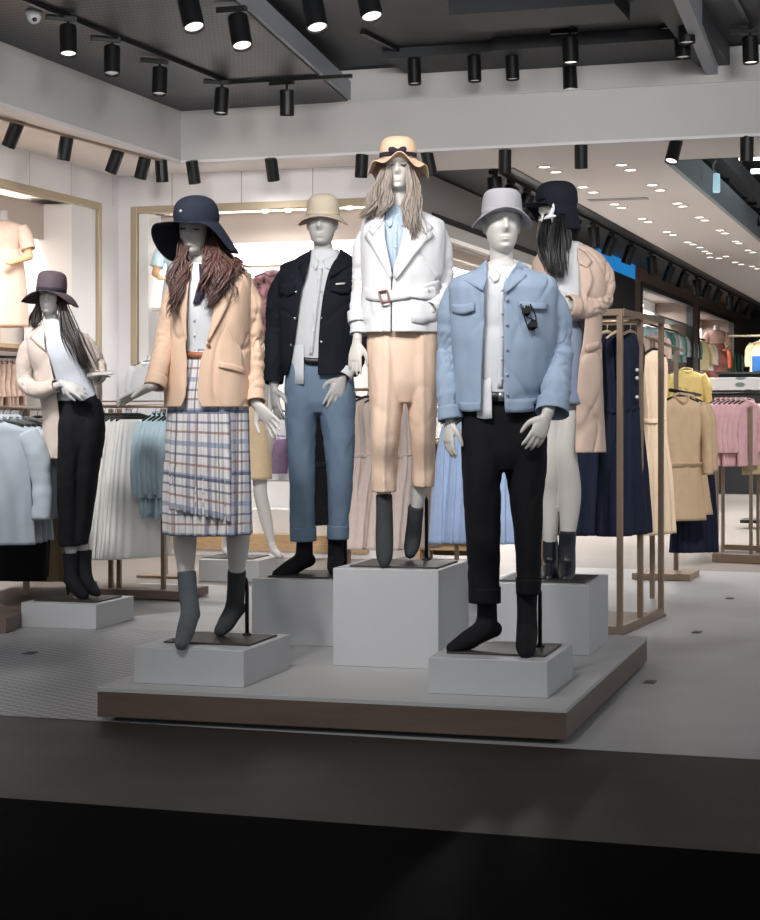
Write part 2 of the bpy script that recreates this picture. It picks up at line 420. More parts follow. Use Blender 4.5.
def plinth(key, fright, z0, h, label, w=.5, d=.6, th=TP):
    d2 = V((math.cos(th), -math.sin(th), 0)); d1 = V((math.sin(th), math.cos(th), 0))
    c = V((fright[0], fright[1], 0)) - d2 * (w / 2) + d1 * (d / 2)
    mb = MB(); mb.box((c.x, c.y, z0 + h / 2), (w, d, h), -th)
    o = mb.build('display_plinth', M_white, bevel=.003); anchored(o, (c.x, c.y, z0)); tag(o, label, 'plinth', 'white display plinths')
    PL[key] = (c, z0 + h, th)
plinth('A', (-.575, 7.596), PZ + .0005, .156, 'low white plinth at the front left of the platform, under the plaid-skirt mannequin')
plinth('B', (.680, 7.31), PZ + .0005, .150, 'low white plinth at the front right of the platform, under the blue-jacket mannequin')
plinth('C', (.264, 8.138), PZ + .0005, .448, 'tallest white plinth in the middle of the platform, under the white-jacket mannequin')
plinth('D', (.999, 8.604), PZ + .0005, .338, 'white plinth at the back right of the platform, under the trench-coat mannequin')
plinth('E', (-.166, 8.93), PZ + .0005, .328, 'white plinth at the back left of the platform, under the dark-jacket mannequin')
plinth('F', (-1.716, 10.88), .003, .15, 'low white plinth standing on the floor at far left, under the floppy-hat mannequin', d=.56)
pG = on_z(259, 583); plinth('G', (pG.x, pG.y), .002, .17, 'low white plinth on the floor behind the platform, under the tan-skirt mannequin')
# ================================================================ mannequin tools
M_skin = mat('mannequin_white', (205, 200, 194), 0.42)
M_skin2 = mat('mannequin_pale_grey', (190, 187, 184), 0.45)
def fabric(name, col, var=0.06, rough=0.85, **k): return mat(name, col, rough, var=var, vscale=k.pop('vs', 14), bump=k.pop('bump', .25), bscale=k.pop('bs', 350), spec=.25, **k)

def nz(p, s, seed=0.0): return noise.noise(V((p[0] * s[0] + seed * 7.13, p[1] * s[1] - seed * 3.7, p[2] * s[2] + seed * 1.9)))

def sgnpow(x, e): return math.copysign(abs(x) ** e, x)

class Garb:
    """horizontal rings given in photo pixels at real depths; rows: (py, x left, x right, depth offset, half depth[, open left, open right])"""
    def __init__(s, Y0, rows, n=44, seg=80, e=2.3):
        s.Y0 = Y0; s.e = e; s.seg = seg; s.has = len(rows[0]) > 5
        t = [r[0] for r in rows]; s.q, s.P = pchip(t, [r[1:] for r in rows], n); s.n = n
    def row(s, py):
        k = np.array([np.interp(py, s.q, s.P[:, j]) for j in range(s.P.shape[1])])
        return k
    def ring(s, py, k):
        Yc = s.Y0 + k[2]; sc = Yc / F
        return ((k[0] + k[1]) / 2 - CX) * sc, Yc, H - (py - CY) * sc, max(.004, (k[1] - k[0]) / 2 * sc), k[3], sc
    def S(s, px, py, off=.006):
        """point on the front of the garment seen at pixel (px, py)"""
        k = s.row(py); cx, Yc, z, a, b, sc = s.ring(py, k)
        y = Yc - b
        for _ in range(3):
            u = max(-.985, min(.985, ((px - CX) / F * y - cx) / a))
            y = Yc - (b + off) * (1 - abs(u) ** s.e) ** (1 / s.e)
        p = at(px, py, y)
        if getattr(s, 'fold', None):
            dx, dy = p.x - cx, p.y - Yc; l = math.hypot(dx, dy) or 1
            f = s.fold(p, (py - s.q[0]) / (s.q[-1] - s.q[0]), 0); p = p + V((dx / l, dy / l, 0)) * f
        return p
    def phi(s, px, k, cx, a, sc):
        u = max(-.99, min(.99, ((px - CX) * (sc - k[3] * .95 / F) - cx) / a))
        return math.asin(sgnpow(u, s.e / 2))
    def rings(s, fold=None, pleat=None):
        R = []; s.fold = fold
        for i in range(s.n):
            py = s.q[i]; k = s.P[i]; cx, Yc, z, a, b, sc = s.ring(py, k); ring = []
            if s.has:
                pl = s.phi(k[4], k, cx, a, sc); pr = s.phi(k[5], k, cx, a, sc)
                angs = [pr + (2 * math.pi + pl - pr) * j / (s.seg - 1) for j in range(s.seg)]
            else: angs = [2 * math.pi * j / s.seg for j in range(s.seg)]
            for ph in angs:
                ux = sgnpow(math.sin(ph), 2 / s.e); uy = -sgnpow(math.cos(ph), 2 / s.e)
                dx, dy = ux * a, uy * b; l = math.hypot(dx, dy) or 1; dd = 0
                p = V((cx + dx, Yc + dy, z))
                if fold: dd += fold(p, i / (s.n - 1), ph)
                if pleat: dd += pleat(i / (s.n - 1), ph)
                ring.append(p + V((dx / l, dy / l, 0)) * dd)
            R.append(ring)
        return R
    def build(s, name, m, parent, fold=None, pleat=None, solid=.005, cap0=False, cap1=False, uv=None, label=None):
        mb = MB(); R = s.rings(fold, pleat)
        mb.grid(R, not s.has, cap0, cap1, uv=uv)
        return mb.build(name, m, parent, smooth=True, solid=0 if (cap0 and cap1) else solid, label=label)
    def patch(s, A, B, off=.008, nu=10, nv=4, offB=None):
        """ruled patch on the surface between two pixel polylines"""
        def rs(P, n):
            if len(P) == 1: return [P[0]] * n
            Q = np.array(P, float); t = chord(Q); q = np.linspace(0, t[-1], n)
            return [(np.interp(x, t, Q[:, 0]), np.interp(x, t, Q[:, 1])) for x in q]
        a = rs(A, nu); b = rs(B, nu); R = []
        offB = off if offB is None else offB
        for i in range(nu):
            R.append([s.S(a[i][0] + (b[i][0] - a[i][0]) * j / (nv - 1), a[i][1] + (b[i][1] - a[i][1]) * j / (nv - 1), off + (offB - off) * j / (nv - 1)) for j in range(nv)])
        return R
    def add_patch(s, name, m, parent, A, B, off=.008, solid=.004, nu=10, nv=4, offB=None, label=None):
        mb = MB(); mb.grid(s.patch(A, B, off, nu, nv, offB), False)
        return mb.build(name, m, parent, smooth=True, solid=solid, label=label)
    def button(s, m, parent, px, py, r=.007, off=.010, name='button', label=None):
        p = s.S(px, py, off); mb = MB(); mb.lathe([(r, -.003), (r, .001), (r * .8, .003), (r * .3, .0025)], p, Matrix.Rotation(math.radians(90), 3, 'X'), 12)
        return mb.build(name, m, parent, smooth=True, label=label)

def crease(q, w=.09):
    v = noise.noise(V(q)); return math.exp(-(v / w) ** 2)
def folds(amp, seed, sx=9, sz=3.0, fine=.35, grow=None, shear=.55, cr=1.25, drape=.8):
    def f(p, t, ph):
        g = grow(t) if grow else 1.0
        z = p[2]
        v = amp * .55 + amp * .6 * nz(p, (sx, sx, sz), seed) + amp * fine * nz(p, (sx * 2.7, sx * 2.7, sz * 2.6), seed + 5)
        v += amp * drape * (.3 + .9 * t) * nz((p[0] + .12 * z, p[1], z), (9, 9, .9), seed + 11)
        if cr:
            k = max(0, noise.noise(V((p[0] * 3.5 + seed, p[1] * 3.5, z * 3.0))) + .36)
            v -= amp * cr * k * crease(((p[0] + shear * z) * 5.0 + seed * 1.7, p[1] * 5.0 - seed, z * 1.6), .05)
            v -= amp * cr * k * crease(((p[0] - shear * z) * 5.5 - seed, p[1] * 5.5 + seed, z * 1.8 + 4), .05)
        return g * v
    return f

def sleeve(parent, name, m, pts, rad, seed=1, amp=.09, n=90, seg=56, solid=.004, label=None, bunch=1.0):
    """pts: world points shoulder..cuff"""
    def dsp(t, a):
        c = math.cos(a); s_ = math.sin(a)
        v = amp * noise.noise(V((c * 1.1 + seed * 3.1, s_ * 1.1, t * 7 + seed)))
        v += amp * .9 * bunch * noise.noise(V((c * .7 + seed, s_ * .7 + t * 2.0, t * 19 + seed * 2.3))) * (0.35 + math.exp(-((t - .55) / .2) ** 2) + .8 * math.exp(-((t - .95) / .12) ** 2))
        e = .35 + 1.1 * math.exp(-((t - .52) / .22) ** 2) + .9 * math.exp(-((t - .97) / .14) ** 2)
        v -= amp * 1.5 * bunch * e * crease((c * 1.0 + seed * 2.2 + t * 1.5, s_ * 1.0 - seed, t * 8 + c * .8)) * (.4 + noise.noise(V((c, s_ + 3, t * 5 + seed))))
        return v
    mb = MB(); mb.tube(pts, rad, n, seg, cap=False, disp=dsp)
    # rounded shoulder cap
    c = V(pts[0]); 
    r = rad[0] if not isinstance(rad[0], tuple) else rad[0]
    rr = r if isinstance(r, (int, float)) else max(r)
    return mb.build(name, m, parent, smooth=True, solid=solid, offset=-1, label=label)

def cuff(parent, name, m, a, b, r0, r1, label=None, seg=28):
    a = V(a); b = V(b); mb = MB()
    mb.tube([a, a + (b - a) * .5, b], [r0, (r0 if isinstance(r0, (int, float)) else r0[0]) * 1.0 if isinstance(r0, (int, float)) else r0, r1], 7, seg, cap=False)
    return mb.build(name, m, parent, smooth=True, solid=.005, label=label)

HEADP = dict(
 t=[0, .03, .10, .20, .34, .5, .65, .80, .90, .965, 1.0],
 front=[.040, .060, .073, .079, .083, .086, .091, .086, .070, .042, .004],
 back=[.030, .034, .040, .050, .070, .092, .102, .094, .072, .043, .004],
 side=[.024, .036, .049, .059, .067, .0715, .0745, .069, .052, .031, .004])
def head_rings(c, R, hh=.235, w=1.0, n=64, seg=72, face=True, grow=0.0, t0=0.0):
    q, P = pchip(HEADP['t'], list(zip(HEADP['front'], HEADP['back'], HEADP['side'])), n); out = []
    for i in range(n):
        t = q[i]
        if t < t0: continue
        f, b, s_ = P[i] * w + grow; ring = []
        for j in range(seg):
            ph = 2 * math.pi * j / seg; sx = math.sin(ph); cx = math.cos(ph)
            x = s_ * sgnpow(sx, .93); y = -(f if cx > 0 else b) * sgnpow(cx, .93)
            if face and cx > 0:
                g = lambda u, k: math.exp(-(u / k) ** 2)
                nose = 0
                if .30 < t < .60: nose = .026 * (min(1, (.60 - t) / .20) if t > .385 else max(0, (t - .30) / .085)) ** .9
                y -= nose * g(x, .0115 if t > .44 else .0145)
                y += .0125 * g(abs(x) - .031, .017) * g(t - .525, .045)
                y -= .0045 * g(t - .61, .035) * g(abs(x) - .028, .026)
                y -= .0065 * g(abs(x) - .031, .012) * g(t - .515, .022)
                y -= .0085 * g(x, .021) * (g(t - .245, .017) + g(t - .195, .019)) - .004 * g(x, .024) * g(t - .22, .008)
                y += .004 * g(x, .02) * g(t - .145, .022)
                y -= .008 * g(x, .020) * g(t - .075, .045)
                y -= .003 * g(abs(x) - .045, .02) * g(t - .40, .07)
            ring.append(c + R @ V((x, y, (t - .5) * hh)))
        out.append(ring)
    return out

def rot(yaw=0, pitch=0, roll=0):
    return Matrix.Rotation(math.radians(yaw), 3, 'Z') @ Matrix.Rotation(math.radians(pitch), 3, 'X') @ Matrix.Rotation(math.radians(roll), 3, 'Y')

def hand(mb, w, d, nrm, side, curl=25, L=1.0, spread=.16, thumb_out=.75, bend=0):
    """w wrist, d direction of the hand, nrm direction the palm faces, side +-1: thumb on side*(d x nrm)"""
    d = V(d).normalized(); nrm = V(nrm); nrm = (nrm - d * nrm.dot(d)).normalized(); ac = d.cross(nrm).normalized() * side
    w = V(w)
    mb.tube([w - d * .03 * L, w, w + d * .03 * L, w + d * .07 * L, w + d * .094 * L], [(.025 * L, .021 * L), (.025 * L, .019 * L), (.033 * L, .0165 * L), (.039 * L, .0145 * L), (.036 * L, .011 * L)], 14, 18, xdir=ac)
    lens = [.066, .074, .069, .054]; offs = [.030, .0102, -.0098, -.0285]; rr = [.0088, .0092, .0088, .0078]
    for i in range(4):
        b = w + d * (.084 if i != 3 else .078) * L + ac * offs[i] * L
        fd = (d + ac * spread * offs[i] / .03).normalized(); pts = [b, ]
        ang = 0; p = b
        for k, (fr_, cu) in enumerate(((.46, .45), (.31, 1.0), (.23, 1.5))):
            ang = math.radians(curl * cu * (1 + .12 * i)) if k else math.radians(curl * .45 * (1 + .15 * i))
            v = fd * math.cos(ang) + nrm * math.sin(ang)
            p = p + v * lens[i] * 1.08 * L * fr_; pts.append(p)
        r = rr[i] * L
        mb.tube(pts, [r * 1.08, r, r * .93, r * .72], 10, 10); mb.ball(pts[-1], r * .74, 8, 6)
    tb = w + d * .022 * L + ac * .020 * L
    t1 = tb + (d * .62 + ac * thumb_out + nrm * .30).normalized() * .046 * L
    t2 = t1 + (d * .85 + ac * thumb_out * .35 + nrm * .35).normalized() * .030 * L
    t3 = t2 + (d * .95 + ac * .05 + nrm * .4).normalized() * .024 * L
    mb.tube([tb, t1, t2, t3], [.0155 * L, .0125 * L, .0105 * L, .0075 * L], 12, 12); mb.ball(t3, .0078 * L, 8, 6)

class Man:
    """one shop mannequin: pixel joints -> one body mesh, plus clothes hung on the same root"""
    def __init__(s, label, Y0, base, female, m=M_skin, rot_plate=TP):
        s.Y0 = Y0; s.f = female; s.m = m
        s.root = root('mannequin', base, label, 'mannequin', 'dressed mannequins')
    def J(s, px, py, dy=0.0): return at(px, py, s.Y0 + dy)
    def body(s, head, neck, torso, arms, legs, hands, yaw=0, pitch=0, roll=0, hh=.235, hw=1.0, voxel=.0046, neck_r=.052, feet=None, face=True):
        mb = MB(); R = rot(yaw, pitch, roll); s.hc = s.J(*head); s.R = R; s.hh = hh; s.hw = hw
        mb.grid(head_rings(s.hc, R, hh, hw, face=face), True, True, True)
        if face:
            for sd in (-1, 1): mb.ball(s.hc + R @ V((sd * .073 * hw, .012, -.012)), (.010, .019, .030), 12, 8, R)
        nb = s.J(*neck)
        mb.tube([s.hc + R @ V((0, .022, -.045)), s.hc + R @ V((0, .018, -.10)) * 1.0, nb, nb + V((0, .01, -.06))], [neck_r * .95, neck_r * .93, neck_r * 1.1, neck_r * 1.9], 18, 24)
        tp = [s.J(*t[:3]) for t in torso]; mb.tube(tp, [(t[3], t[4]) for t in torso], 30, 32, xdir=(1, 0, 0))
        for A in arms:
            pts = [s.J(*a[:3]) for a in A]; mb.tube(pts, [a[3] for a in A], 30, 18); mb.ball(pts[0], A[0][3] * 1.05, 14, 10)
        for Lg in legs:
            pts = [s.J(*a[:3]) for a in Lg]; mb.tube(pts, [a[3] for a in Lg], 36, 22)
        for (wx, d, nrm, side, kw) in hands: hand(mb, s.J(*wx), d, nrm, side, **kw)
        for ft in (feet or []):
            pts = [s.J(*a[:3]) for a in ft]; mb.tube(pts, [a[3] for a in ft], 16, 16); mb.ball(pts[-1], ft[-1][3], 10, 8)
        s.bodyo = mb.build('body', s.m, s.root, voxel=voxel, relax=3)
        return s.bodyo
    def sock(s, name, m, pts, heel=None, voxel=.0055, label=None, extra=None):
        mb = MB(); P = [s.J(*a[:3]) for a in pts]; r = [a[3] for a in pts]
        mb.tube(P, r, 26, 20); mb.ball(P[-1], r[-1], 12, 8)
        if heel:
            h = s.J(*heel[:3]); hr = heel[3]
            k = min(2, len(P) - 2)
            mb.ball(h, hr, 14, 10); mb.tube([P[k - 1], (P[k] + h) / 2, h], [r[k - 1], (r[k] + hr) / 2 * 1.02, hr], 10, 16); mb.tube([h, (h + P[k + 1]) / 2, P[k + 1]], [hr, (hr + r[k + 1]) / 2 * .92, r[k + 1] * .95], 10, 16)
        if extra: extra(mb)
        return mb.build(name, m, s.root, voxel=voxel, relax=5, label=label)
    def stand(s, plate_c, z, w=.40, d=.34, th=TP, rod=None, m=None):
        mb = MB(); mb.box((plate_c[0], plate_c[1], z + .005), (w, d, .008), -th); mb.build('base_plate', M_plate, s.root, bevel=.002)
        if rod:
            a = s.J(*rod[0]); b = s.J(*rod[1]); mb = MB(); foot = V((b.x, b.y, z + .008))
            top = s.J(*rod[2]) if len(rod) > 2 else a
            mb.tube([top, a, V((b.x, b.y, a.z - .04)), foot], [.008, .009, .009, .009], None, 12, smooth=False)
            mb.lathe([(.022, 0), (.022, .006), (.012, .012)], foot, None, 14)
            mb.build('support_rod', M_black, s.root, smooth=True)
    def lashes(s, t=.515):
        for sd in (-1, 1):
            mb = MB(); pts = []
            for k in range(7):
                u = -1 + 2 * k / 6; x = sd * (.031 + u * .0145)
                pts.append(s.hc + s.R @ V((x, -.0865 * s.hw + .004 * u * u + .006 * (1 if u * 1 > .5 else 0) * 0 - .001 + abs(x) * .10 - .001, (t - .5) * s.hh - .004 * (1 - u * u))))
            mb.tube(pts, [.0012, .0028, .0035, .0038, .0036, .003, .0012], 16, 8); mb.build('eyelashes', M_lash, s.root, smooth=True, label='dark painted eyelashes')
M_plate = mat('dark_base_plate', (58, 52, 50), .5, .2)
M_lash = mat('eyelash_paint', (40, 32, 32), .6)

def hat(parent, name, m, c, R, crown, brim, seg=84, oval=1.16, solid=.004, label=None, n=40):
    """crown: [(radius, z)] from band to top; brim: function(theta, u) -> (radius, z), u 0 at band .. 1 at edge; theta 0 = front"""
    rings = []
    for i in range(13):
        u = 1 - i / 12; ring = []
        for j in range(seg):
            th = 2 * math.pi * j / seg; r, z = brim(th, u); ring.append(c + R @ V((r * math.sin(th), -r * oval * math.cos(th), z)))
        rings.append(ring)
    _, P = pchip(chord(crown), crown, 24)
    for k, (r, z) in enumerate(P[1:] if True else P):
        ring = []
        for j in range(seg):
            th = 2 * math.pi * j / seg; w = 1 + .012 * math.sin(3 * th + z * 40); ring.append(c + R @ V((r * w * math.sin(th), -r * w * oval * math.cos(th), z)))
        rings.append(ring)
    mb = MB(); mb.grid(rings, True, False, True)
    return mb.build(name, m, parent, smooth=True, solid=solid, offset=1, label=label)
def hat_band(parent, name, m, c, R, r, z0, z1, oval=1.16, label=None, seg=64, r1=None):
    mb = MB(); rr = []; r1 = r1 or r
    for (q, z) in ((r, z0), (r + .003, z0 + .002), (r1 + .003, z1 - .002), (r1, z1)):
        rr.append([c + R @ V((q * math.sin(2 * math.pi * j / seg), -q * oval * math.cos(2 * math.pi * j / seg), z)) for j in range(seg)])
    mb.grid(rr, True); return mb.build(name, m, parent, smooth=True, solid=.002, label=label)

def hair(man, m, guides, cap=True, cap_face=60, t_low=.28, wave=.010, freq=5.0, seed=3, label=None, r=.0032, grow=.010, nlock=26, mult=3.2):
    """guides: list of (points px,py,dy ; spread ; count)"""
    rnd = random.Random(seed); mb = MB()
    if cap:
        n = 22; seg = 40; R = []
        q, P = pchip(HEADP['t'], list(zip(HEADP['front'], HEADP['back'], HEADP['side'])), 60)
        for i in range(60):
            if q[i] < t_low: continue
            f, b, s_ = P[i] * man.hw + grow; ring = []; hi = q[i] > .80
            a0 = math.radians(cap_face) if not hi else math.radians(cap_face) * max(0, (1 - q[i]) / .2)
            for j in range(seg):
                ph = a0 + (2 * math.pi - 2 * a0) * j / (seg - 1); sx = math.sin(ph); cx = math.cos(ph)
                ring.append(man.hc + man.R @ V((s_ * sx, -(f if cx > 0 else b) * cx, (q[i] - .5) * man.hh + (.006 if hi else 0))))
            R.append(ring)
        mb.grid(R, False)
    for (pts, spr, cnt) in guides:
        P = [man.J(*p) for p in pts]
        base = rnd.uniform(0, 6.28)
        for k in range(int(cnt * mult)):
            off = V((rnd.gauss(0, spr), rnd.gauss(0, spr * .8), 0)); ph = base + off.x * 60 + rnd.gauss(0, .45); L = rnd.choice((rnd.uniform(.62, .9), rnd.uniform(.85, 1.04))) if wave > .012 else rnd.uniform(.88, 1.04); w = wave * rnd.uniform(.7, 1.25); fq = freq * rnd.uniform(.95, 1.05)
            C = crom([tuple(p) for p in P], nlock); t = np.linspace(0, 1, nlock) * L; idx = np.clip(t * (nlock - 1), 0, nlock - 1)
            Q = np.array([[np.interp(x, range(nlock), C[:, c]) for c in range(3)] for x in idx])
            pp = []
            for i in range(nlock):
                u = i / (nlock - 1); g = min(1, .35 + u * 1.1)
                pp.append(V(Q[i]) + off * g + V((math.sin(fq * 6.28 * u * .5 + ph) * w * u ** .7, math.cos(fq * 6.28 * u * .5 + ph) * w * .7 * u ** .7, 0)))
            rr = [r * (.75 + .5 * math.sin(math.pi * min(1, (i / (nlock - 1)) * .9 + .1))) * (1 if i < nlock - 5 else (nlock - 1 - i) / 5 + .08) for i in range(nlock)]
            mb.tube(pp, rr, nlock, 5, smooth=False)
    return mb.build('hair', m, man.root, smooth=True, label=label)

def trousers(man, m, waist, legL, legR, voxel=.0065, fold=(.006, 1), name='trousers', relax=4, press=0.0, knee=None):
    """waist rows & leg rows: (py, xl, xr, dy, half depth); closed volumes fused into one garment"""
    mb = MB(); seed = fold[1]; amp = fold[0]
    lw = list(waist[-1]); w_ = lw[2] - lw[1]; lw[1] += .30 * w_; lw[2] -= .30 * w_; lw[4] *= .80; wb = waist[-2][4]; waist = [(a_[0], a_[1], a_[2], a_[3], a_[4] * .93) for a_ in waist[:-1]] + [tuple(lw)]
    def top(L, left):
        L = [list(r) for r in L]; y0 = waist[0][0] + 5; k = waist[0]
        L[0][4] = wb * .97; L[1][4] = max(L[1][4], wb * .84)
        f = (L[0][0] - y0) / max(1, waist[-2][0] - y0)
        row = [y0, k[1] if left else L[0][1], L[0][2] if left else k[2], k[3], k[4] * .97]
        return [tuple(row)] + [tuple(r) for r in L]
    legL = top(legL, True); legR = top(legR, False)
    for rows, n, e in ((waist, 16, 2.2), (legL, 90, 2.1), (legR, 90, 2.1)):
        g = Garb(man.Y0, rows, n, 48 if n == 16 else 72, e)
        def f(p, t, ph, rows=rows, n=n):
            if n == 16: return .003 + amp * .4 * nz(p, (10, 10, 6), seed)
            v = .005 + amp * .6 * nz(p, (7, 7, 1.6), seed) + press * math.exp(-((abs(ph) if ph < math.pi else 2 * math.pi - ph) / .16) ** 2) + amp * .7 * nz((p[0], p[1], p[2]), (17, 17, .9), seed + 21) + amp * .35 * nz((p[0] + p[2] * .6, p[1], p[2]), (12, 12, 5), seed + 2)
            v += amp * .7 * nz((p[0], p[1], p[2] + p[0] * .8), (5, 5, 18), seed + 9) * max(0, (t - .7) / .3)
            e = .35 + .6 * math.exp(-((t - .45) / .15) ** 2) + .8 * max(0, (t - .75) / .25) + 1.0 * math.exp(-(t / .18) ** 2)
            v -= amp * .6 * e * crease((p[0] * 5 + p[2] * 3.2 + seed, p[1] * 5, p[2] * 4.5 - p[0] * 5), .10)
            v -= amp * .6 * e * crease((p[0] * 5 - p[2] * 3.0 - seed, p[1] * 5 + 3, p[2] * 4.0 + p[0] * 5), .10)
            return v
        mb.grid(g.rings(f), True, True, True)
    return mb.build(name, m, man.root, voxel=voxel, relax=relax)
# ================================================================ clothing materials
F_blue = fabric('denim_blue_cotton', (148, 165, 186), .05)
F_shirt = fabric('white_shirt_cotton', (214, 216, 220), .02)
F_navy = fabric('navy_black_wool', (24, 27, 36), .15)
F_black = fabric('black_trouser_cloth', (17, 18, 23), .15)
F_tan = fabric('tan_linen', (224, 192, 167), .03)
F_tan2 = fabric('peach_trouser_cloth', (228, 200, 178), .03)
F_white = fabric('white_linen', (216, 216, 218), .02)
F_sky = fabric('sky_blue_shirt', (174, 190, 208), .04)
F_steel = fabric('steel_blue_twill', (116, 136, 158), .06)
F_grey = fabric('grey_knit', (88, 93, 97), .12, bs=220, bump=.5)
F_dgrey = fabric('dark_grey_knit', (58, 60, 63), .12, bs=220, bump=.5)
F_sock = fabric('black_knit', (22, 22, 27), .12, bs=220, bump=.5)
F_trench = fabric('blush_trench_cotton', (216, 190, 174), .04)
F_bgrey = fabric('blue_grey_cloth', (138, 150, 172), .05)
F_tee = fabric('pale_tee', (190, 194, 202), .03)
F_beige = fabric('beige_coat_cloth', (200, 186, 176), .04)
H_grey = fabric('light_grey_felt', (166, 164, 169), .05, bs=150)
H_tan = fabric('sand_felt', (198, 184, 164), .06, bs=150)
H_peach = fabric('peach_straw', (218, 186, 156), .06, bs=120)
H_navy = fabric('navy_felt', (38, 43, 57), .1, bs=150)
H_black = fabric('black_cap_cloth', (20, 24, 34), .1, bs=150)
H_mauve = fabric('dark_mauve_felt', (84, 72, 78), .08, bs=150)
K_dkbrown = mat('dark_brown_hair', (38, 26, 25), .45, var=.3, vscale=30, stretch=(6, 6, 1), spec=.6)
K_auburn = mat('auburn_hair', (96, 68, 62), .42, var=.4, vscale=22, stretch=(5, 5, 1), spec=.6)
K_ash = mat('ash_blonde_hair', (142, 130, 121), .45, var=.28, vscale=24, stretch=(5, 5, 1), spec=.5)
K_black = mat('black_hair', (17, 15, 17), .38, spec=.6, var=.3, vscale=30, stretch=(6, 6, 1))
M_belt = mat('brown_leather', (160, 100, 72), .5, var=.1)
M_beltb = mat('black_leather', (26, 24, 27), .4)
M_btn = mat('shirt_button', (214, 212, 208), .35)
M_btnm = mat('metal_button', (170, 170, 172), .3, .8)
M_btnt = mat('horn_button', (140, 108, 80), .4)
M_lens = mat('sunglass_lens', (12, 12, 16), .08, spec=.8)
M_stitch = mat('shadow_slit', (60, 66, 88), .8)

def plaid_mat():
    m = bpy.data.materials.new('plaid_skirt_cloth'); m.use_nodes = True; N = m.node_tree.nodes; L = m.node_tree.links
    b = N['Principled BSDF']; b.inputs['Roughness'].default_value = .85; b.inputs['Specular IOR Level'].default_value = .25
    uv = N.new('ShaderNodeUVMap'); sp = N.new('ShaderNodeSeparateXYZ'); L.new(uv.outputs[0], sp.inputs[0])
    def stripe(sock, per, off, wid):
        a = N.new('ShaderNodeMath'); a.operation = 'MULTIPLY_ADD'; a.inputs[1].default_value = 1 / per; a.inputs[2].default_value = off; L.new(sock, a.inputs[0])
        f = N.new('ShaderNodeMath'); f.operation = 'FRACT'; L.new(a.outputs[0], f.inputs[0])
        c = N.new('ShaderNodeMath'); c.operation = 'LESS_THAN'; c.inputs[1].default_value = wid; L.new(f.outputs[0], c.inputs[0]); return c.outputs[0]
    cur = None
    base = N.new('ShaderNodeRGB'); base.outputs[0].default_value = lin((226, 222, 220)); cur = base.outputs[0]
    U, Vv = sp.outputs[0], sp.outputs[1]
    for sock, per, off, wid, col, k in [(U, .105, .0, .20, (96, 106, 140), .55), (U, .105, .5, .07, (60, 66, 96), .75), (U, .21, .3, .05, (150, 104, 96), .6), (U, .0525, .35, .05, (120, 126, 150), .4),
                                        (Vv, .135, .1, .15, (120, 138, 170), .65), (Vv, .135, .42, .07, (150, 108, 100), .75), (Vv, .135, .72, .07, (78, 84, 116), .7), (Vv, .27, .02, .05, (56, 60, 88), .6)]:
        s_ = stripe(sock, per, off, wid)
        f = N.new('ShaderNodeMath'); f.operation = 'MULTIPLY'; f.inputs[1].default_value = k; L.new(s_, f.inputs[0])
        mx = N.new('ShaderNodeMix'); mx.data_type = 'RGBA'; mx.blend_type = 'MIX'
        L.new(f.outputs[0], mx.inputs['Factor']); L.new(cur, mx.inputs['A']); mx.inputs['B'].default_value = lin(col); cur = mx.outputs['Result']
    L.new(cur, b.inputs['Base Color']); return m
F_plaid = plaid_mat()

def plbase(k, z=0): c, t, th = PL[k]; return V((c.x, c.y, t)), c, t

def shirt_collar(g, m, parent, lx, rx, cx, y0, y1, yt, drop=0):
    """two collar leaves meeting at cx"""
    for sx, ex in ((lx, cx - 1.5), (rx, cx + 1.5)):
        w = (cx - sx)
        g.add_patch('shirt_collar', m, parent, [(sx, y0), (sx + w * .35, y0 + (yt - y0) * .35), (ex, yt - 1)], [(sx + w * .02, y0 + (y1 - y0) * .75), (sx + w * .38, y1 + 1.5), (ex - w * .22, y1 - 1)], .010, .004, 8, 4, offB=.016)

# ================================================================ 1  man in the blue jacket (front right)
b, c, zt = plbase('B')
m2 = Man('male mannequin in pale blue jacket, black trousers and grey hat at front right', 7.62, b, False)
m2.body((502, 224, 0), (502, 270, .02),
        [(502, 262, .02, .06, .055), (502, 285, .02, .15, .075), (502, 315, 0, .165, .10), (500, 370, 0, .14, .09), (502, 420, 0, .15, .10), (503, 450, 0, .12, .09)],
        [[(462, 292, .02, .052), (452, 350, .04, .042), (449.5, 388, 0, .034), (449.5, 418, -.03, .026)], [(545, 292, .02, .052), (557, 345, .03, .042), (554, 385, -.08, .034), (547.5, 414, -.16, .026)]],
        [[(484, 430, 0, .075), (482, 520, -.02, .046), (485, 555, .03, .042), (486, 606, .06, .034)], [(524, 430, 0, .075), (528, 515, -.01, .046), (529, 550, .02, .042), (527, 600, .03, .034)]],
        [((449.5, 420, -.03), (-.06, -.12, -1), (.85, .5, 0), 1, dict(curl=22, thumb_out=.45, spread=.07)), ((546.5, 416, -.165), (-.42, -.10, -.9), (-.3, .95, .1), -1, dict(curl=24, thumb_out=.6, spread=.08))],
        yaw=7, pitch=-2, hh=.245)
m2.sock('sock', F_sock, [(486, 588, .055, .046), (487, 610, .065, .043), (485, 626, .06, .045), (468, 640, .0, .042), (452, 648.3, -.05, .026)], (494, 629, .09, .036))
m2.sock('sock', F_sock, [(527, 588, .03, .046), (527, 612, .03, .043), (527, 631, .02, .046), (526, 645, -.10, .044), (525.5, 653, -.19, .028)], (528, 637, .08, .034))
m2.stand((c.x + .01, c.y + .01), zt, .42, .38, rod=((540, 592, .08), (540, 646, .09), (532, 584, .05)))
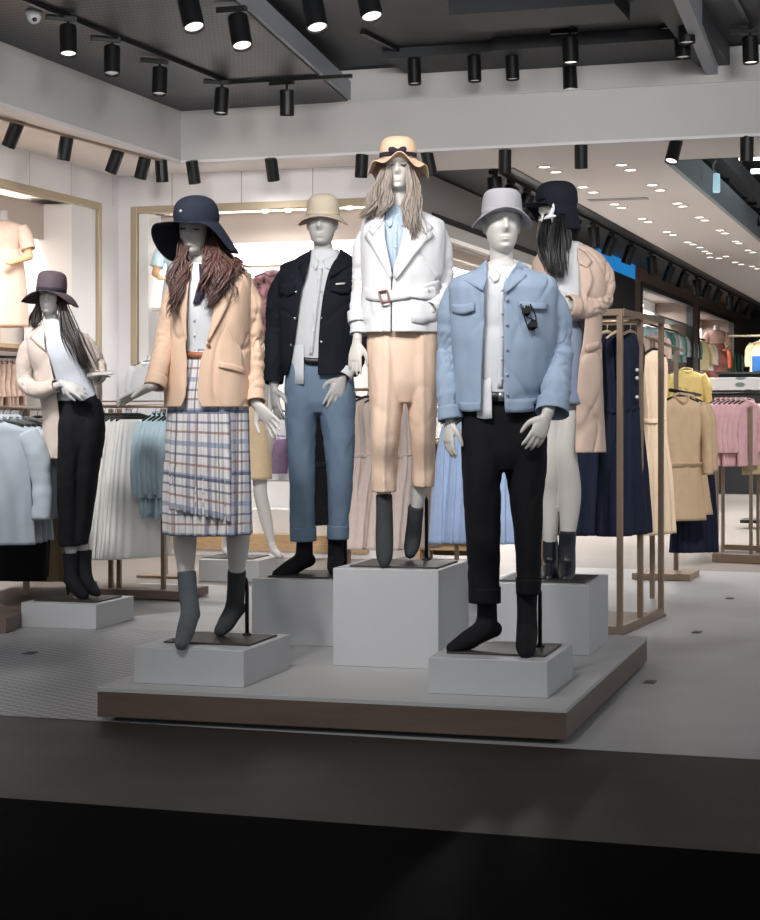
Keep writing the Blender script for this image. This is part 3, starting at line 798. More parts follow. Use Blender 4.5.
trousers(m2, F_black, [(394, 464, 538, 0, .118), (420, 462, 546, 0, .128), (450, 462, 546.5, 0, .128), (470, 463, 546, 0, .112)],
         [(440, 462, 504.5, 0, .108), (488, 463, 500, -.02, .095), (534, 466.5, 499.5, -.02, .085), (575, 469, 499, .03, .076), (602, 470, 499, .05, .072)],
         [(440, 502, 546.5, 0, .108), (470, 506.5, 546, 0, .10), (505, 512, 541.5, -.01, .09), (541, 516, 541, 0, .084), (575, 517.5, 540, .02, .076), (592.5, 517.5, 538.5, .03, .072)], fold=(.007, 3))
for rows in ([(587, 468.6, 500.2, .04, .078), (602.5, 469.5, 499.8, .05, .078)], [(578, 516.5, 541, .02, .08), (593.5, 517, 539.5, .03, .077)]):
    Garb(7.62, rows, 8, 48, 2.1).build('trouser_cuff', F_black, m2.root, fold=folds(.003, 4))
g = Garb(7.62, [(266, 490, 515.5, .02, .058), (271, 484, 522, .012, .08), (280, 465, 540, .0, .112), (300, 460, 546, 0, .13), (350, 462, 543, 0, .13), (385, 466, 538, 0, .124), (400, 468, 536, 0, .120)], 46, 80)
sh = g.build('shirt', F_shirt, m2.root, fold=folds(.006, 8, 12, 4), solid=.003)
shirt_collar(g, F_shirt, m2.root, 489, 516, 502.5, 262, 281, 276)
g.add_patch('shirt_placket', F_shirt, m2.root, [(500, 280), (499.5, 330), (497.5, 388)], [(505, 280), (504, 330), (502.5, 388)], .006, .002, 20, 3)
for y in (290, 313, 336, 359, 379): g.button(M_btn, m2.root, 502, y, .005, .010)
g.add_patch('belt', M_beltb, m2.root, [(478, 391), (500, 392), (520, 391)], [(478, 401), (500, 402), (520, 401)], .010, .004, 10, 3)
g.add_patch('belt_buckle', M_btnm, m2.root, [(498.5, 392), (505, 392)], [(498.5, 401), (505, 401)], .016, .003, 4, 3)
Garb(7.62, [(375, 464, 540, 0, .126), (395, 464, 540, 0, .133), (430, 462, 543, 0, .154)], 8).add_patch('shirt_tail', F_shirt, m2.root, [(477, 380), (484, 380), (491.5, 378)], [(477, 417.5), (484, 419), (492, 418.5)], .003, .002, 10, 5)
j = Garb(7.62, [(263, 486, 519, .02, .085, 487.5, 517.5), (271, 474, 532, .015, .10, 487, 513), (279, 454, 551, .008, .122, 486.5, 508), (290, 450, 554, 0, .148, 486, 504), (330, 452, 552, 0, .155, 484.5, 503.5), (370, 456, 548, 0, .152, 483, 503.5), (404, 458, 540, 0, .15, 482.5, 504), (411, 459, 539, 0, .15, 482.5, 505)], 110, 170)
jk = j.build('jacket', F_blue, m2.root, fold=folds(.0125, 21, 8, 3.2), solid=.005)
sleeve(m2.root, 'sleeve', F_blue, [m2.J(463, 289, .02), m2.J(454.5, 310, .03), m2.J(451, 350, .05), m2.J(448.5, 385, .01), m2.J(449.5, 409, -.02)], [.062, .067, .06, .056, .047], 3, .10)
sleeve(m2.root, 'sleeve', F_blue, [m2.J(543, 289, .02), m2.J(553, 310, .03), m2.J(558.5, 350, .03), m2.J(556, 385, -.07), m2.J(552.5, 402, -.11)], [.062, .067, .06, .062, .062], 5, .10)
cuff(m2.root, 'sleeve_cuff', F_blue, m2.J(449.3, 407, -.02), m2.J(451, 420, -.03), .052, .053)
cuff(m2.root, 'sleeve_cuff', F_blue, m2.J(553.5, 400, -.105), m2.J(552, 413, -.13), .066, .070)
j.add_patch('collar', F_blue, m2.root, [(487.5, 260), (478, 267), (463, 280)], [(487.5, 262), (487, 280), (484, 291)], .012, .005, 8, 6, offB=.022)
j.add_patch('collar', F_blue, m2.root, [(518, 260), (523, 266), (526, 277)], [(517, 262), (510, 280), (504.5, 294)], .012, .005, 8, 6, offB=.022)
for A, B in (([(451.5, 304), (463, 304.5), (475, 302.5)], [(452, 313), (464, 314.5), (475, 310.5)]), ([(518, 301), (532, 302.5), (546, 304)], [(519, 306), (532, 309), (546, 310)])):
    j.add_patch('pocket_flap', F_blue, m2.root, A, B, .013, .005, 8, 4, offB=.02)
0 and j.add_patch('pocket', F_blue, m2.root, [(451.5, 310), (464, 312), (475, 310)], [(454, 344), (464, 348), (474, 343)], .007, .003, 8, 6)
0 and j.add_patch('pocket', F_blue, m2.root, [(518.5, 305), (532, 307), (545.5, 308)], [(519, 343), (532, 347), (545, 343)], .007, .003, 8, 6)
j.add_patch('hem_band', F_blue, m2.root, [(505, 399), (522, 399), (538.5, 398)], [(505, 412.5), (522, 412.5), (537.5, 411)], .009, .004, 10, 4)
j.add_patch('hem_band', F_blue, m2.root, [(460, 402), (470, 402.5), (482, 402)], [(461, 411), (470, 412), (482, 411)], .009, .004, 10, 4)
for y in (300, 325, 350, 375, 395): j.button(M_btnm, m2.root, 507, y, .0055, .009, 'jacket_button')
R = rot(4, -3, 0)
hc = m2.J(502, 217, 0)
def brim2(th, u): return (.079 + .046 * u, .010 - .012 * u + .010 * u * u - .052 * u * abs(math.sin(th)) ** 2 + .010 * u * math.cos(th))
hat(m2.root, 'hat', H_grey, hc, R, [(.080, .004), (.081, .03), (.078, .066), (.072, .094), (.056, .108), (.03, .110), (.004, .108)], brim2, solid=.005)
hat_band(m2.root, 'hat_band', H_grey, hc, R, .082, .008, .030, r1=.083)
# sunglasses hooked on the chest pocket
p = j.S(524, 306, .03)
sg = root('sunglasses', p, 'black sunglasses hanging from the chest pocket of the pale blue jacket', 'sunglasses')
for nm, ps in (('lens', [(525.5, 311), (531, 325)]),):
    for (x, y) in ps:
        q = j.S(x, y, .028); mb = MB(); mb.ball(q, (.020, .005, .024), 18, 10, rot(0, 0, 18)); mb.build('lens', M_lens, sg, smooth=True)
mb = MB(); mb.tube([j.S(521, 304, .03), j.S(523, 316, .03), j.S(528, 331, .032)], [.003, .003, .003], 10, 8); mb.build('temple', M_lens, sg, smooth=True)
mb = MB(); mb.tube([j.S(529, 304, .03), j.S(533, 314, .03), j.S(535, 328, .032)], [.003, .003, .003], 10, 8); mb.tube([j.S(525.5, 317, .034), j.S(529, 318.5, .038), j.S(531, 320, .034)], [.003, .003, .003], 6, 8); mb.build('frame', M_lens, sg, smooth=True)

# ================================================================ 2  woman in the tan blazer and plaid skirt (front left)
b, c, zt = plbase('A')
m1 = Man('female mannequin in tan blazer, plaid skirt and wide navy hat at front left', 7.9, b, True)
m1.body((195.5, 229, 0), (203, 268, .02),
        [(203, 262, .02, .045, .045), (206, 280, .02, .13, .07), (206, 305, 0, .14, .10), (206, 352, 0, .105, .08), (207, 400, 0, .15, .105), (208, 425, 0, .12, .09)],
        [[(178, 285, .0, .042), (168, 335, -.02, .034), (160, 365, -.10, .029), (151, 386, -.16, .021)], [(243, 283, .02, .042), (252, 345, .05, .034), (255, 378, .02, .028), (256, 404, -.03, .021)]],
        [[(190, 410, 0, .08), (187, 500, 0, .055), (185, 540, .04, .052), (186, 572, .03, .036), (188, 592, .02, .026)], [(226, 410, 0, .08), (238, 500, .03, .055), (238, 540, .09, .052), (236.8, 570, .13, .036), (236, 590, .16, .026)]],
        [((150, 387, -.16), (-.86, -.25, -.42), (.25, -.35, -.9), 1, dict(curl=8, thumb_out=.8, spread=.2)), ((257, 405, -.03), (.62, -.25, -.72), (.1, -.6, -.6), 1, dict(curl=6, thumb_out=.7, spread=.2))],
        yaw=-14, pitch=6, roll=4, hh=.225, hw=.95, neck_r=.044)
m1.lashes()
m1.sock('sock', F_grey, [(186.5, 571, .03, .042), (188, 592, .02, .042), (190, 610, -.01, .042), (186, 629, -.12, .040), (181.5, 643.5, -.24, .030)], (194, 614, .03, .030))
m1.sock('sock', F_dgrey, [(236.8, 570, .13, .042), (236, 590, .16, .041), (234, 608, .19, .042), (227, 622, .17, .040), (220, 631, .12, .028)], (240, 608, .21, .030))
m1.stand((c.x + .03, c.y + .02), zt, .40, .36, rod=((246, 580, .16), (247, 632, .17), (241, 572, .15)))
US = .0044
sk = Garb(7.9, [(350, 184, 231, 0, .10), (372, 178, 239, 0, .118), (400, 170, 247, 0, .138), (440, 168.5, 248, 0, .152), (500, 167, 249, 0, .168), (534, 168, 249, 0, .176)], 60, 220, 2.1)
def pl1(t, ph): return (.001 + .011 * t ** 1.3) * math.cos(26 * ph + 1.5 * math.sin(3 * ph)) + .008 * t * math.cos(9 * ph + 1)
sk.build('skirt', F_plaid, m1.root, fold=folds(.005, 31, 6, 2), pleat=pl1, solid=.003, uv=lambda i, jj: (jj / 220 * 1.15, i / 59 * .81))
mb = MB(); A = [(173, 412), (170, 470), (170.5, 509)]; B = [(229, 412), (231, 470), (232, 522)]
PT = sk.patch(A, B, .018, 40, 60)
PT = [[p + V((0, -.010 * math.cos(jj * .9) * (.3 + i / 40), 0)) for jj, p in enumerate(r)] for i, r in enumerate(PT)]
mb.grid(PT, False, uv=lambda i, jj: (.03 + jj / 60 * .30, .27 + i / 40 * .43)); mb.build('skirt_wrap_panel', F_plaid, m1.root, smooth=True, solid=.003)
g = Garb(7.9, [(262, 195, 213, .015, .05), (270, 188, 224, .01, .07), (285, 180, 240, 0, .105), (310, 180, 240, 0, .12), (352, 184, 232, 0, .098), (360, 184, 232, 0, .10)], 40, 64)
g.build('blouse', F_shirt, m1.root, fold=folds(.005, 33, 12, 4), solid=.003)
g.add_patch('belt', M_belt, m1.root, [(186, 351), (198, 352), (214, 351)], [(186, 357.5), (198, 358.5), (214, 357.5)], .012, .004, 10, 3)
for y in (305, 320, 335): g.button(M_btn, m1.root, 195, y, .005, .006)
F_scarf = fabric('dark_print_scarf', (52, 50, 72), .5, vs=40)
g.add_patch('scarf', F_scarf, m1.root, [(199, 264), (200, 280), (196, 293), (193.5, 304)], [(207, 266), (206, 284), (203, 298), (199, 303)], .016, .006, 14, 5)
j = Garb(7.9, [(264, 190, 220, .02, .07, 194, 213), (269, 184, 236, .015, .085, 192, 215), (276, 177, 249, .01, .11, 191, 216), (290, 173, 250, 0, .135, 189, 216), (320, 172, 249, 0, .148, 187, 212), (342, 171, 248, 0, .143, 186, 207.5), (365, 168.5, 248, 0, .154, 187, 200.5), (395, 166, 248, 0, .168, 186.5, 198), (407, 166, 248, 0, .174, 182, 201.5)], 110, 170, 2.2)
j.build('blazer', F_tan, m1.root, fold=folds(.011, 35, 7, 2.2), solid=.005)
j.add_patch('lapel', F_tan, m1.root, [(214, 266), (217, 290), (212, 320), (207.5, 341)], [(224, 268), (232, 290), (226, 309), (209, 341)], .010, .004, 16, 5, offB=.018)
j.add_patch('lapel', F_tan, m1.root, [(193, 266), (189, 290), (187, 320), (186.5, 341)], [(188, 268), (181, 290), (179.5, 309), (186, 341)], .010, .004, 16, 5, offB=.016)
j.add_patch('collar', F_tan, m1.root, [(214, 262), (222, 265), (233, 283)], [(213, 267), (219, 275), (222, 287)], .014, .005, 8, 4, offB=.022)
j.add_patch('pocket_flap', F_tan, m1.root, [(219, 362), (232, 364), (245.5, 368.5)], [(218.5, 367), (232, 370), (245.5, 375)], .012, .004, 8, 4, offB=.018)
j.button(M_btnt, m1.root, 208.5, 345, .009, .014)
sleeve(m1.root, 'sleeve', F_tan, [m1.J(181, 283, .02), m1.J(174, 305, .0), m1.J(166.5, 338, -.02), m1.J(160, 362, -.09), m1.J(156, 381, -.14)], [.052, .056, .050, .046, .043], 7, .09)
sleeve(m1.root, 'sleeve', F_tan, [m1.J(240, 281, .02), m1.J(248, 300, .03), m1.J(252, 340, .05), m1.J(254.5, 375, .02), m1.J(255, 398, -.02)], [.052, .058, .050, .043, .040], 9, .12, bunch=1.6)
cuff(m1.root, 'sleeve_cuff', F_tan, m1.J(157.3, 377, -.13), m1.J(154.5, 387, -.15), .046, .045)
cuff(m1.root, 'sleeve_cuff', F_tan, m1.J(254.6, 392, -.01), m1.J(255.5, 402, -.03), .040, .043)
hair(m1, K_auburn, [([(187, 232, -.02), (182, 256, -.06), (177, 285, -.12), (175, 318, -.15)], .016, 44), ([(210, 236, 0), (217, 258, -.07), (221, 280, -.14), (212, 310, -.16)], .024, 80), ([(212, 240, .06), (224, 256, .02), (237, 266, -.05), (243, 277, -.08)], .018, 40), ([(206, 240, -.02), (209, 258, -.09), (208, 280, -.14), (206, 295, -.14)], .010, 20)], wave=.020, freq=4.5, seed=5, r=.003)
hc = m1.hc + m1.R @ V((0, .008, .027)); R = rot(-46, 4, 3)
def sm(x, a, b_):
    t = max(0, min(1, (x - a) / (b_ - a))); return t * t * (3 - 2 * t)
def brim1(th, u):
    a = (th + math.pi) % (2 * math.pi) - math.pi
    w = sm(a, math.radians(58), math.radians(112)) if a > 0 else sm(-a, math.radians(5), math.radians(92))
    lf = 1.25 if a < 0 else 1.0
    return (.090 + (.101 - .018 * w) * u, .0 - (.135 * lf * w * u ** 1.1) + (1 - w) * (-.004 * u) + .004 * u * math.sin(4 * a))
hat(m1.root, 'hat', H_navy, hc, R, [(.090, .0), (.093, .03), (.088, .064), (.072, .093), (.047, .109), (.02, .116), (.004, .117)], brim1, solid=.004, oval=1.08)
mb = MB(); p = hc + R @ V((.02, -.1, .048)); mb.ball(p, (.010, .006, .010)); mb.build('hat_badge', M_btnm, m1.root, smooth=True, label='small shiny round badge')

# ================================================================ 3  woman in the white jacket (centre)
b, c, zt = plbase('C')
m3 = Man('female mannequin in belted white jacket and peach trousers on the tallest plinth', 8.42, b, True)
m3.body((398, 166.5, 0), (400, 214, .02),
        [(400, 210, .02, .045, .045), (402, 226, .02, .13, .07), (402, 248, 0, .14, .10), (402, 292, 0, .105, .08), (404, 335, 0, .15, .105), (405, 360, 0, .12, .09)],
        [[(370, 230, .02, .042), (360, 275, .05, .034), (358, 310, 0, .028), (357.5, 340, -.03, .021)], [(436, 230, .02, .042), (447, 283, .06, .034), (440, 300, -.02, .03), (428, 312, -.10, .024)]],
        [[(386, 350, 0, .075), (384, 430, -.01, .05), (384, 470, .02, .042), (384, 505, .015, .030), (384.5, 520, .01, .024)], [(424, 350, 0, .075), (424, 430, .04, .050), (421, 465, .10, .046), (418, 500, .145, .033), (415, 518, .17, .022)]],
        [((357, 342, -.03), (-.12, -.12, -1), (.5, .85, 0), 1, dict(curl=14, thumb_out=.5, L=.95, spread=.08)), ((428, 312, -.10), (-.8, -.1, -.55), (0, .9, -.3), -1, dict(curl=25, thumb_out=.4, L=.9))],
        yaw=-4, pitch=3, hh=.225, hw=.95, neck_r=.043)
m3.lashes()
m3.sock('sock', F_dgrey, [(384, 494, .02, .039), (384.5, 515, .01, .040), (384.5, 540, -.03, .042), (384.5, 554, -.09, .040), (384.5, 562, -.15, .028)], (385, 546, .03, .030))
m3.sock('sock', F_dgrey, [(416, 506, .15, .038), (414.5, 523, .18, .038), (413, 538, .21, .040), (411.5, 547, .20, .038), (410, 553, .18, .028)], (415, 542, .24, .028))
m3.stand((c.x + .01, c.y - .03), zt, .42, .40, rod=((426.5, 500, .2), (426.5, 555, .21), (420, 490, .14)))
trousers(m3, F_tan2, [(322, 369, 439, 0, .115), (345, 367.5, 440, 0, .128), (380, 369, 438.5, 0, .125), (403, 371, 437, 0, .105)],
         [(370, 368.5, 405, 0, .108), (405, 370, 402, -.01, .10), (440, 370.5, 398.5, -.02, .092), (470, 371, 396, .02, .084), (492, 371.5, 395.5, .02, .080)],
         [(370, 404, 439, 0, .108), (405, 408, 436.5, .01, .10), (440, 411, 434.5, .04, .088), (470, 412.5, 434, .10, .08), (487, 413, 433, .12, .078)], fold=(.007, 6), press=.012)
g = Garb(8.42, [(207, 389, 411, .01, .055), (216, 382, 420, .01, .07), (226, 368, 437, 0, .10), (250, 368, 437, 0, .115), (290, 372, 433, 0, .10), (320, 371, 436, 0, .11)], 36, 64)
g.build('shirt', F_sky, m3.root, fold=folds(.005, 43, 12, 4), solid=.003)
shirt_collar(g, F_sky, m3.root, 385, 413, 396, 206, 226, 218)
g.add_patch('shirt_placket', F_sky, m3.root, [(394, 220), (392.5, 272)], [(398.5, 220), (396, 272)], .006, .002, 12, 3)
for y in (232, 247, 262): g.button(M_btn, m3.root, 396, y, .005, .010)
j = Garb(8.42, [(210, 384, 417, .02, .07, 387, 407), (216, 373, 430, .015, .085, 385.5, 406), (223, 363, 443, .01, .108, 385, 404.5), (236, 362, 444, 0, .132, 385.5, 403), (255, 362.5, 442.5, 0, .138, 388.5, 398.5), (272, 363, 441, 0, .132, 392, 394), (292, 364, 439, 0, .125, 392, 393), (312, 364, 441, 0, .138, 391.5, 392.5), (333, 363.5, 442.5, 0, .148, 391, 392.5)], 110, 170, 2.2)
j.build('jacket', F_white, m3.root, fold=folds(.0125, 45, 8, 3), solid=.005)
j.add_patch('lapel', F_white, m3.root, [(385.5, 216), (386, 238), (389, 256), (393, 276)], [(371, 226), (365, 238), (372, 246), (391, 279)], .012, .004, 16, 6, offB=.022)
j.add_patch('lapel', F_white, m3.root, [(405.5, 214), (403.5, 236), (399, 254), (394, 276)], [(420, 222), (434, 236), (424, 242), (396, 280)], .012, .004, 16, 6, offB=.022)
j.add_patch('collar', F_white, m3.root, [(386, 210), (379, 217), (369, 231)], [(385.5, 218), (381, 226), (373, 236)], .016, .005, 8, 5, offB=.026)
j.add_patch('collar', F_white, m3.root, [(408, 210), (418, 215), (432, 228)], [(406, 217), (416, 224), (424, 234)], .016, .005, 8, 5, offB=.026)
j.add_patch('belt', F_white, m3.root, [(364.5, 287), (385, 291), (405, 289), (438.5, 280)], [(364.5, 299), (385, 302), (405, 299), (438.5, 290)], .016, .005, 20, 4)
M_buckle = mat('tortoise_buckle', (110, 62, 58), .35)
mb = MB(); pts = [j.S(*p, .034) for p in [(380, 292), (387.5, 290.5), (390, 302), (382.5, 304)]]
for k in range(4): mb.bar(pts[k], pts[(k + 1) % 4], .009, .007)
mb.build('belt_buckle', M_buckle, m3.root, bevel=.001)
j.add_patch('pocket_flap', F_white, m3.root, [(410, 290), (422, 289), (437.5, 285)], [(410, 297), (422, 299), (437.5, 299)], .018, .004, 8, 4, offB=.026)
j.add_patch('pocket', F_white, m3.root, [(411, 297), (422, 297), (436, 297)], [(411, 322), (422, 324), (436.5, 321)], .012, .003, 8, 5)
sleeve(m3.root, 'sleeve', F_white, [m3.J(372, 229, .02), m3.J(364.5, 247, .03), m3.J(362, 280, .05), m3.J(359.5, 310, .01), m3.J(359, 334, -.02)], [.053, .053, .047, .044, .042], 11, .10)
sleeve(m3.root, 'sleeve', F_white, [m3.J(434, 229, .02), m3.J(441, 248, .04), m3.J(443.5, 278, .06), m3.J(438.5, 298, -.02), m3.J(429, 309, -.10)], [.053, .053, .047, .044, .040], 13, .10)
cuff(m3.root, 'sleeve_cuff', F_white, m3.J(358, 312, .0), m3.J(358.5, 323, -.015), .048, .047)
hair(m3, K_ash, [([(386.5, 167, -.04), (380, 187, -.05), (375, 204, -.07), (366, 219, -.08)], .017, 70), ([(389.5, 165, -.075), (387.5, 186, -.09), (385.5, 204, -.10), (379, 217, -.11)], .009, 34), ([(410, 167, -.03), (413.5, 188, -.08), (412, 210, -.13), (418, 239, -.15)], .015, 64), ([(407.5, 165, -.078), (409.5, 187, -.10), (408, 210, -.13), (412, 241, -.15)], .008, 32), ([(398, 160, .10), (399, 190, .11), (399, 212, .10), (400, 228, .12)], .045, 60)], wave=.0115, freq=3.4, seed=8, r=.003, cap_face=48)
hc = m3.hc + m3.R @ V((0, .008, .034)); R = rot(-4, 2, 0)
def brim3(th, u):
    c_ = math.cos(th)
    return (.080 + .062 * u, -.002 + (-.060 * u * abs(math.sin(th)) ** 1.5 - .055 * u * max(0, -c_)) + .004 * u * c_ + .019 * u * math.sin(6 * th + .6))
hat(m3.root, 'hat', H_peach, hc, R, [(.080, .0), (.083, .03), (.080, .06), (.068, .086), (.042, .10), (.018, .102), (.004, .102)], brim3, solid=.004, oval=1.12)
M_ribbon = fabric('dark_ribbon', (44, 40, 54), .15)
hat_band(m3.root, 'hat_band', M_ribbon, hc, R, .084, .006, .028, oval=1.12)
mb = MB(); p = hc + R @ V((.004, -.102, .028))
mb.ball(p + V((-.022, 0, .004)), (.024, .010, .016), 14, 8, rot(0, 0, 15)); mb.ball(p + V((.022, 0, .006)), (.022, .010, .015), 14, 8, rot(0, 0, -20)); mb.ball(p, (.009, .012, .010))
mb.build('hat_bow', M_ribbon, m3.root, voxel=.004, relax=2)

# ================================================================ 4  man in the dark jacket (back left)
b, c, zt = plbase('E')
m4 = Man('male mannequin in black jacket, steel blue trousers and sand hat at back left', 9.25, b, False, M_skin2)
m4.body((322, 222, 0), (324, 258, .02),
        [(324, 252, .02, .06, .055), (324, 270, .02, .15, .075), (322, 300, 0, .165, .10), (318, 345, 0, .14, .09), (320, 390, 0, .15, .10), (320, 412, 0, .12, .09)],
        [[(288, 278, .02, .052), (277, 330, .05, .042), (274, 358, .02, .034), (274, 386, -.02, .026)], [(356, 276, .02, .052), (364, 325, .05, .042), (356, 352, -.02, .034), (344, 374, -.10, .026)]],
        [[(304, 395, 0, .075), (302, 470, -.02, .046), (304, 505, .02, .044), (304, 545, .06, .034)], [(336, 395, 0, .075), (340, 470, 0, .046), (338, 505, .04, .044), (336, 545, .08, .034)]],
        [((274, 388, -.02), (.1, -.1, -1), (.8, .5, 0), 1, dict(curl=22, thumb_out=.9, L=1.05)), ((342, 377, -.11), (-.34, -.15, -.93), (-.2, .9, .2), -1, dict(curl=16, thumb_out=.7, L=1.05, spread=.10))],
        yaw=-8, pitch=2, hh=.245)
m4.sock('sock', F_sock, [(304.5, 527, .05, .046), (304.5, 545, .06, .043), (303, 558, .05, .045), (290, 568, -.02, .042), (277, 574.3, -.09, .026)], (309, 560, .09, .036))
m4.sock('sock', F_sock, [(336, 527, .08, .046), (336, 545, .08, .043), (336, 558, .08, .045), (335, 566, -.02, .042), (334, 571, -.10, .028)], (337, 561, .14, .034))
m4.stand((c.x + .02, c.y - .03), zt, .44, .40, rod=((345.5, 536, .10), (345.5, 562, .10), (340, 528, .09)))
trousers(m4, F_steel, [(358, 288, 350, 0, .118), (385, 286, 354, 0, .128), (400, 285.5, 355, 0, .126), (413, 286, 354.5, 0, .11)],
         [(395, 285.5, 318, 0, .108), (430, 286.5, 315.5, -.01, .098), (476, 289, 314, -.02, .086), (510, 290.5, 314.5, .02, .08), (540, 291, 315, .05, .075)],
         [(395, 316, 355, 0, .108), (430, 322.5, 354.5, 0, .098), (476, 327.5, 352, .01, .088), (505, 328.5, 349.5, .04, .08), (538, 328.5, 347, .07, .075)], fold=(.008, 11))
for rows in ([(527, 290, 315.5, .04, .080), (541, 290.5, 315.5, .05, .079)], [(525, 327.8, 348.5, .06, .08), (539, 328, 347.8, .07, .078)]):
    Garb(9.25, rows, 8, 48, 2.1).build('trouser_cuff', F_steel, m4.root, fold=folds(.003, 4))
g = Garb(9.25, [(250, 311, 338, .01, .066), (259, 306, 344, .01, .085), (270, 290, 358, 0, .11), (300, 290, 356, 0, .128), (345, 290, 349, 0, .122), (362, 291, 348, 0, .112)], 40, 72)
g.build('shirt', F_shirt, m4.root, fold=folds(.006, 53, 11, 4), solid=.003)
shirt_collar(g, F_shirt, m4.root, 311, 338.5, 321, 251, 269, 262)
g.add_patch('shirt_placket', F_shirt, m4.root, [(318.5, 268), (314, 310), (309, 355)], [(323, 268), (318, 310), (313, 355)], .006, .002, 20, 3)
for y in (280, 297, 314, 331, 348): g.button(M_btn, m4.root, 320.5 - (y - 270) * .105, y, .005, .010)
g.add_patch('belt', M_beltb, m4.root, [(304, 357), (312, 358), (320, 358)], [(304, 363), (312, 365), (320, 365)], .010, .004, 8, 3)
Garb(9.25, [(340, 289, 350, 0, .123), (362, 289, 350, 0, .136), (400, 286, 352, 0, .162)], 8).add_patch('shirt_tail', F_shirt, m4.root, [(288, 345), (296, 345), (304, 345)], [(288, 382), (296, 384.5), (303.5, 384)], .004, .003, 8, 4)
j = Garb(9.25, [(252, 308, 342, .02, .08, 311.5, 339), (259, 297, 354, .015, .10, 311, 336.5), (266, 282, 366, .008, .12, 309.5, 332), (278, 279, 368, 0, .146, 305.5, 327.5), (300, 280, 367, 0, .152, 300.5, 323), (330, 282, 364, 0, .15, 296, 319.5), (360, 283, 358, 0, .148, 291, 318.2), (375.5, 284, 356, 0, .148, 287.5, 318)], 110, 170)
j.build('jacket', F_navy, m4.root, fold=folds(.012, 55, 8, 3), solid=.005)
sleeve(m4.root, 'sleeve', F_navy, [m4.J(290, 275, .02), m4.J(281, 292, .03), m4.J(276, 330, .05), m4.J(274, 360, .01), m4.J(274, 383, -.02)], [.062, .064, .056, .053, .05], 15, .08)
sleeve(m4.root, 'sleeve', F_navy, [m4.J(356, 275, .02), m4.J(364, 292, .03), m4.J(366, 322, .06), m4.J(360, 346, -.01), m4.J(350, 366, -.08)], [.062, .064, .056, .054, .054], 17, .08)
cuff(m4.root, 'sleeve_cuff', F_navy, m4.J(354, 358, -.06), m4.J(347.5, 370, -.09), .058, .058)
cuff(m4.root, 'shirt_cuff', F_shirt, m4.J(348.5, 368, -.09), m4.J(343.5, 376.5, -.11), .040, .042)
j.add_patch('collar', F_navy, m4.root, [(312, 249), (305, 256), (297, 268)], [(311, 254), (309, 266), (303, 280)], .014, .005, 8, 5, offB=.022)
j.add_patch('collar', F_navy, m4.root, [(338, 249), (346, 254), (353, 264)], [(338.5, 254), (334, 266), (329, 278)], .014, .005, 8, 5, offB=.022)
j.add_patch('pocket_flap', F_navy, m4.root, [(280.5, 284), (288, 284), (296, 284)], [(280.5, 294), (288, 297), (296, 293)], .012, .005, 8, 4, offB=.018)
j.add_patch('pocket_flap', F_navy, m4.root, [(330, 285), (340, 286), (350, 286)], [(330, 291), (340, 294), (350, 292)], .012, .005, 8, 4, offB=.018)
j.add_patch('chest_emblem', M_btn, m4.root, [(335, 283.4), (340, 282.9), (344, 282.5)], [(335, 285.2), (340, 284.7), (344, 284.3)], .012, .002, 6, 3, label='small white embroidered mark')
for x, y in ((297.5, 292), (295, 318.5), (292, 345)): j.button(M_btnm, m4.root, x, y, .006, .010, 'jacket_button')
for y in (292, 318, 342): j.button(M_btnm, m4.root, 321.5, y, .006, .008, 'jacket_button')
hc = m4.J(323, 217.5, 0); R = rot(-6, 4, 0)
def brim4(th, u): return (.082 + .042 * u, .008 - .012 * u - .036 * u * math.sin(th) ** 2 + .004 * u * math.cos(th))
hat(m4.root, 'hat', H_tan, hc, R, [(.082, .006), (.081, .03), (.076, .065), (.067, .093), (.048, .110), (.022, .116), (.004, .116)], brim4, solid=.005)
hat_band(m4.root, 'hat_band', H_tan, hc, R, .083, .010, .028, r1=.0835)

# ================================================================ 5  woman in the trench coat (back right)
b, c, zt = plbase('D')
m5 = Man('female mannequin in blush trench coat and black cap at back right of platform', 9.0, b, True)
m5.body((556, 216, 0), (566, 248, .02),
        [(566, 242, .02, .045, .045), (568, 262, .02, .12, .07), (568, 285, 0, .13, .10), (566, 325, 0, .105, .08), (566, 372, 0, .145, .105), (566, 398, 0, .12, .09)],
        [[(545, 266, .04, .042), (540, 305, .06, .034), (548, 320, -.05, .028), (560, 312, -.13, .021)], [(592, 264, .0, .042), (598, 304, .02, .034), (586, 312, -.08, .028), (572, 306, -.15, .021)]],
        [[(553, 385, 0, .08), (550, 470, -.02, .055), (550, 495, .02, .052), (550, 545, .03, .034)], [(576, 385, 0, .08), (566, 450, -.05, .056), (570, 490, -.02, .056), (567, 545, -.04, .034)]],
        [((560, 311, -.13), (.9, -.1, .25), (0, .9, 0), 1, dict(curl=20, thumb_out=.5, L=.92)), ((571, 306, -.15), (-.9, -.05, .3), (0, .9, 0), -1, dict(curl=25, thumb_out=.5, L=.92))],
        yaw=-62, pitch=4, hh=.225, hw=.95, neck_r=.044)
F_boot = mat('navy_black_boot', (26, 28, 38), .35)
def boot(man, pts, heelpt, m=F_boot, stiletto=False):
    def ex(mb):
        if stiletto:
            a = man.J(*heelpt[:3]); bz = stiletto; mb.tube([a, V((a.x, a.y + .01, bz + .004))], [.02, .009], 6, 10)
    return man.sock('boot', m, pts, heelpt, extra=ex, voxel=.006)
boot(m5, [(550, 531, .03, .034), (550, 548, .03, .038), (550, 564, .02, .04), (549, 573, -.06, .04), (548, 579, -.15, .028)], (551, 567, .08, .032), stiletto=zt + .01)
boot(m5, [(567.5, 531, -.04, .045), (567, 550, -.04, .043), (567, 566, -.06, .044), (566, 576, -.14, .043), (565, 580, -.22, .03)], (568, 570, 0, .034), stiletto=zt + .01)
m5.stand((c.x, c.y - .03), zt, .42, .40, rod=((556, 540, .1), (557, 574, .1), (553, 520, .06)))
